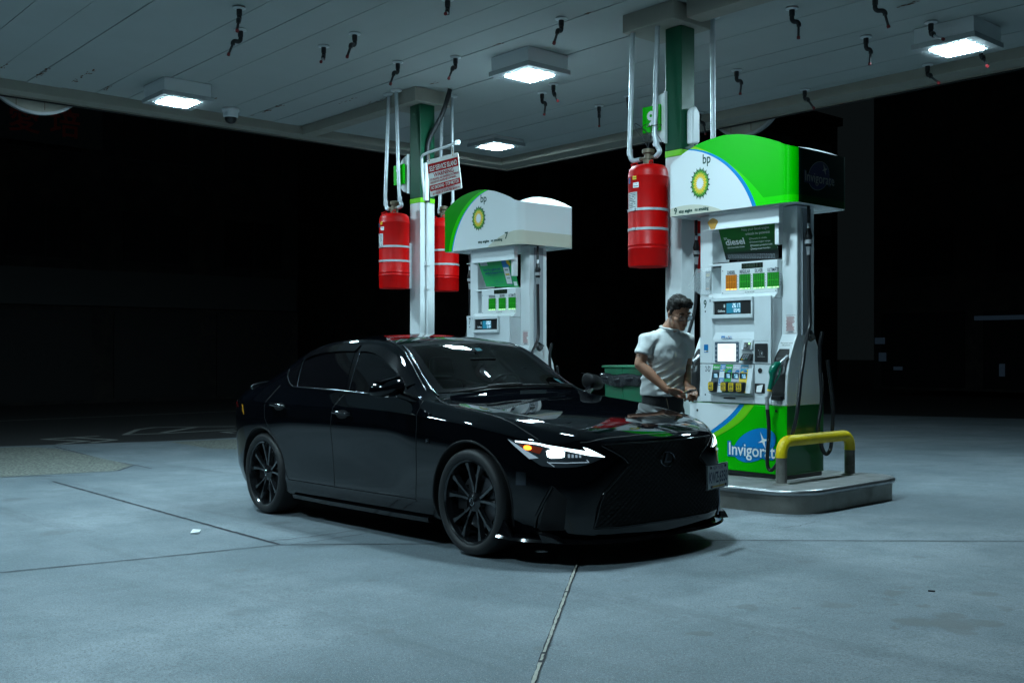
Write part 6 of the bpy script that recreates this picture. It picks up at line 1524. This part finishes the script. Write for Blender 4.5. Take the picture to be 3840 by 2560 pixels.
# t-shirt
def cloth_mat():
    m, t, b_ = nt('white_cotton')
    b_.inputs['Base Color'].default_value = (.66, .68, .67, 1); b_.inputs['Roughness'].default_value = .85; b_.inputs['Sheen Weight'].default_value = .2
    tc = t.nodes.new('ShaderNodeTexCoord'); n = t.nodes.new('ShaderNodeTexNoise'); n.inputs['Scale'].default_value = 16; n.inputs['Detail'].default_value = 5; n.inputs['Distortion'].default_value = 1.2
    lk(t, tc.outputs['Object'], n.inputs['Vector']); bp = t.nodes.new('ShaderNodeBump'); bp.inputs['Strength'].default_value = .25; bp.inputs['Distance'].default_value = .012
    lk(t, n.outputs['Fac'], bp.inputs['Height']); lk(t, bp.outputs['Normal'], b_.inputs['Normal']); return m
M['cotton'] = cloth_mat()
b = MB()
loft(b, [(0, .005, .945, .188, .128, .85), (0, .005, .97, .190, .130, .85), (0, .005, 1.05, .180, .124, .85), (0, .015, 1.15, .180, .122, .85), (0, .03, 1.25, .190, .125, .85), (0, .035, 1.33, .190, .116, .85), (0, .04, 1.385, .165, .10, .9), (0, .05, 1.425, .115, .085, 1), (0, .07, 1.452, .080, .072, 1), (0, .08, 1.462, .074, .066, 1)], 36)
for sh, el_ in ((SHR, ELR), (SHL, ELL)):
    ell(b, sh + Vector((-.012 * sh.x / .195, 0, -.012)), (.058, .066, .058)); hm = sh.lerp(el_, .62)
    limb(b, [Vector((sh.x * .55, sh.y, 1.375)), sh + Vector((0, 0, -.012)), hm], [.07, .064, .063], 18, False)
def folds(c, n_):
    d = 0
    k = max(0, 1 - abs(c.z - 1.08) / .15); w_ = sin(c.z * 62 + c.x * 34 + 3.5 * noise.noise(c * 5)); d += .009 * k * (1 - 2 * abs(w_)) * (.7 + noise.noise(c * 4))
    d += .006 * noise.noise(Vector((c.x * 9, c.y * 9, c.z * 14))) + .005 * (.5 - abs(noise.noise(Vector((c.x * 14 + c.z * 9, c.y * 12, c.z * 16 - c.x * 10)))))
    for sh in (SHR, SHL):
        q = (c - sh).length; d += .004 * max(0, 1 - q / .2) * sin((c.x * sh.x / .195 * 50 + c.z * 60) + 3 * noise.noise(c * 6))
    return d
fuse(b, 't_shirt', M['cotton'], .0065, man, 9, folds)
b = MB(); ring = [(.078 * cos(q), .085 + .070 * sin(q), 1.466 - .020 * max(0, sin(q)) + .012 * max(0, -sin(q))) for q in [2 * pi * i / 32 for i in range(33)]]; b.tube(ring, .007, 8); b.build('collar', M['cotton'], man, smooth=60)
# trousers, belt, shoes
M['denim'] = mat('black_denim', (.010, .011, .013), .8, bump=.2, bscale=60)
b = MB(); loft(b, [(0, 0, .80, .170, .118, .85), (0, 0, .88, .176, .122, .85), (0, 0, .955, .168, .116, .85)])
limb(b, [(.092, 0, .86), (.102, .022, .50), (.11, -.01, .05)], [.096, .072, .060], 16, False); limb(b, [(-.092, 0, .86), (-.112, .032, .50), (-.13, .02, .05)], [.096, .072, .060], 16, False)
fuse(b, 'trousers', M['denim'], .009, man, 4, lambda c, n_: .008 * noise.noise(Vector((c.x * 12, c.y * 12, c.z * 18))))
for x, y in ((.11, 0), (-.13, .03)):
    b = MB(); ell(b, (x, y + .04, .035), (.045, .135, .05)); b.box(x - .045, x + .045, y - .09, y + .16, .0, .025); fuse(b, 'shoe', M['black'], .008, man, 4)
b = MB(); b.tube([WRR + (ELR - WRR).normalized() * .02 + Vector((.028 * cos(q), .018 * sin(q), .020 * sin(q))) for q in [2 * pi * i / 18 for i in range(19)]], .0022, 5); b.build('bracelet', M['brass'], man, smooth=60)
b = MB(); b.tube([(.07, .128, .93), (.06, .137, .86), (.052, .13, .78)], .003, 5); b.build('key_cord', M['brass'], man)
# the wallet he holds
Wm = PM @ T(-.012, .300, .985) @ rot(25, 'Z') @ rot(20, 'X')
wl = empty('wallet', Wm, 'small black wallet held open in the hands of the man', 'wallet')
b = MB(); b.hexa([(-.052, -.034, -.006), (.052, -.034, -.006), (.052, .034, -.006), (-.052, .034, -.006)], [(-.05, -.032, .008), (.05, -.032, .008), (.05, .032, .008), (-.05, .032, .008)]); b.build('cover', M['black'], wl, bevel=.004)
b = MB(); b.box(-.03, .045, -.036, .0, .0085, .0105); b.build('card', M['yellow'], wl)
# ------------------------------------------------------------------ far surroundings
M['far'] = mat('dark_facade', (.010, .011, .012), .8, grime=.4, gscale=1.5)
M['far2'] = mat('dark_shutter', (.012, .013, .014), .7)
M['farglass'] = mat('dark_window', (.015, .018, .02), .15)
M['farred'] = mat('faded_red_letters', (.40, .03, .02), .6)
def facade(name, x, y0, y1, h, label, sign=None, depth=8):
    o = empty(name, ST @ T(x, (y0 + y1) / 2, zr), label, 'building')
    w = y1 - y0; y0, y1 = -w / 2, w / 2
    b = MB(); b.box(-depth, 0, y0, y1, 0, h); b.box(-depth, .25, y0 - .1, y1 + .1, h, h + .4); b.build('wall', M['far'], o)
    n = int(w / 3.2)
    for i in range(n):
        ya = y0 + w * (i + .1) / n; yb = y0 + w * (i + .9) / n
        b = MB(); b.box(.0, .06, ya, yb, .1, 2.7)
        for k in range(12): b.box(.06, .075, ya, yb, .2 + k * .2, .24 + k * .2)
        b.build('shutter', M['far2'], o)
        z = 4.2
        while z < h - 1.4:
            b = MB(); b.box(.0, .05, ya + .3, yb - .3, z, z + 1.5, 0); b.box(.05, .09, ya + .25, yb - .25, z - .08, z, 1); b.box(.05, .07, (ya + yb) / 2 - .03, (ya + yb) / 2 + .03, z, z + 1.5, 1); b.build('window', [M['farglass'], M['far2']], o); z += 3.1
    if sign:
        b = MB(); b.box(.02, .25, y0 + .2, y1 - .2, 2.85, 3.9); b.build('sign_board', mat('sign_board_dark', (.03, .035, .035), .6), o)
    return o
fa = facade('shop_building', -26, -16, 10, 9.5, 'dark shuttered shop building across the street on the left, red characters on it', True)
b = MB(); b.box(.26, .30, 3.3, 6.4, 7.40, 8.65, 0); b.text('愛', .88, T(.31, 3.80, 7.72) @ SIDE, 1, bold=.012); b.text('培', .88, T(.31, 4.90, 7.72) @ SIDE, 1, bold=.012); b.build('shop_sign', [mat('sign_board_black', (.03, .035, .035), .6), M['farred']], fa)
facade('apartment_building', -24, 13, 40, 13, 'dark apartment block across the street behind the farther pump', False)
def facade2(x0, x1, y, h, label):
    o = empty('brick_building', ST @ T((x0 + x1) / 2, y, gz(8) - .2), label, 'building'); w = x1 - x0
    b = MB(); b.box(-w / 2, w / 2, 0, 9, 0, h); b.box(-w / 2 - .2, w / 2 + .2, -.3, 9, h, h + .5); b.build('wall', M['far'], o)
    n = int(w / 3.5)
    for i in range(n):
        xa = -w / 2 + w * (i + .2) / n; xb = -w / 2 + w * (i + .8) / n
        for z in (3.8, 7.0, 10.2):
            if z + 1.6 < h:
                b = MB(); b.box(xa, xb, -.05, 0, z, z + 1.6, 0); b.box(xa - .1, xb + .1, -.12, 0, z - .12, z, 1); b.build('window', [M['farglass'], M['far2']], o)
        b = MB(); b.box(xa - .4, xb + .4, -.06, 0, .1, 2.6, 0); b.build('shop_window', M['farglass'], o)
    return o
facade2(-14, 18, 26, 12, 'dark building with shop windows across the far street on the right')
bb = [q for q in D.objects if q.name.startswith('brick_building')][0]
M['dimlit'] = mat('dim_lit_window', (.02, .03, .04), .4, emit=(.25, .45, .7), es=.02)
for x, z, w_, h_ in ((-15.9, 1.55, .35, .22), (-15.75, .95, .25, .3), (-15.2, .65, .3, .12), (-12.4, 2.3, 1.6, .14), (-11.6, .5, .16, .4)):
    b = MB(); b.box(x, x + w_, -.12, -.06, z, z + h_); b.build('lit_window', M['dimlit'], bb)
o = empty('street_lamp', ST @ T(4.2, 17, 0), 'unlit street lamp with a long slanting arm, dark against the night sky', 'street lamp')
b = MB(); b.tube([(0, 0, 0), (0, 0, 6.6)], [.09, .06], 10); b.build('pole', M['galv'], o, smooth=60)
b = MB(); b.tube(smoothpath([(0, 0, 6.5), (.5, .1, 6.9), (1.6, .2, 7.5), (2.1, .2, 7.72)]), .035, 8); b.build('arm', M['galv'], o, smooth=60)
b = MB(); b.hexa([(2.05, .08, 7.68), (2.9, .08, 7.70), (2.9, .36, 7.70), (2.05, .36, 7.68)], [(2.1, .12, 7.80), (2.75, .12, 7.80), (2.75, .32, 7.80), (2.1, .32, 7.80)]); b.build('lamp_head', M['galv'], o, bevel=.02)
for i, (x, y, lb) in enumerate([(7.4, 13.2, 'pale rounded bollard at the far edge of the forecourt'), (11.6, 12.2, 'pale bollard at the far right edge of the forecourt')]):
    o = empty('bollard', ST @ T(x, y, gz(x)), lb, 'bollard', 'bollards at the forecourt edge')
    b = MB(); b.lathe([(0, 0), (.13, 0), (.13, .85), (.11, .95), (.06, 1.0), (0, 1.01)], n=18); b.build('post', M['white'], o, smooth=40)
    b = MB(); b.lathe([(.132, .6), (.134, .6), (.134, .75), (.132, .75)], n=18); b.build('band', M['ypaint'], o)

# ------------------------------------------------------------------ night sky and camera
w = D.worlds.new('World'); S.world = w; w.use_nodes = True
bg = w.node_tree.nodes['Background']; bg.inputs['Color'].default_value = (.55, .78, .85, 1); bg.inputs['Strength'].default_value = .0055
cam = D.cameras.new('camera'); co = D.objects.new('camera', cam); COL.objects.link(co)
co.location = (0, 0, 1.29); co.rotation_euler = (R(90), 0, 0)
cam.sensor_width = 36; cam.lens = 36 * 3886 / 3840; cam.shift_y = 32 / 3840
cam.clip_end = 600; S.camera = co
S.view_settings.view_transform = 'Standard'; S.view_settings.look = 'None'; S.view_settings.exposure = 0; S.view_settings.gamma = 1
S.render.engine = 'CYCLES'
cy = S.cycles
cy.use_denoising = True
try: cy.denoiser = 'OPENIMAGEDENOISE'
except Exception: pass
try: cy.denoising_prefilter = 'ACCURATE'; cy.denoising_input_passes = 'RGB_ALBEDO_NORMAL'
except Exception: pass
cy.max_bounces = 8; cy.diffuse_bounces = 4; cy.glossy_bounces = 4; cy.transmission_bounces = 6; cy.transparent_max_bounces = 8
cy.sample_clamp_indirect = 6; cy.caustics_reflective = False; cy.caustics_refractive = False
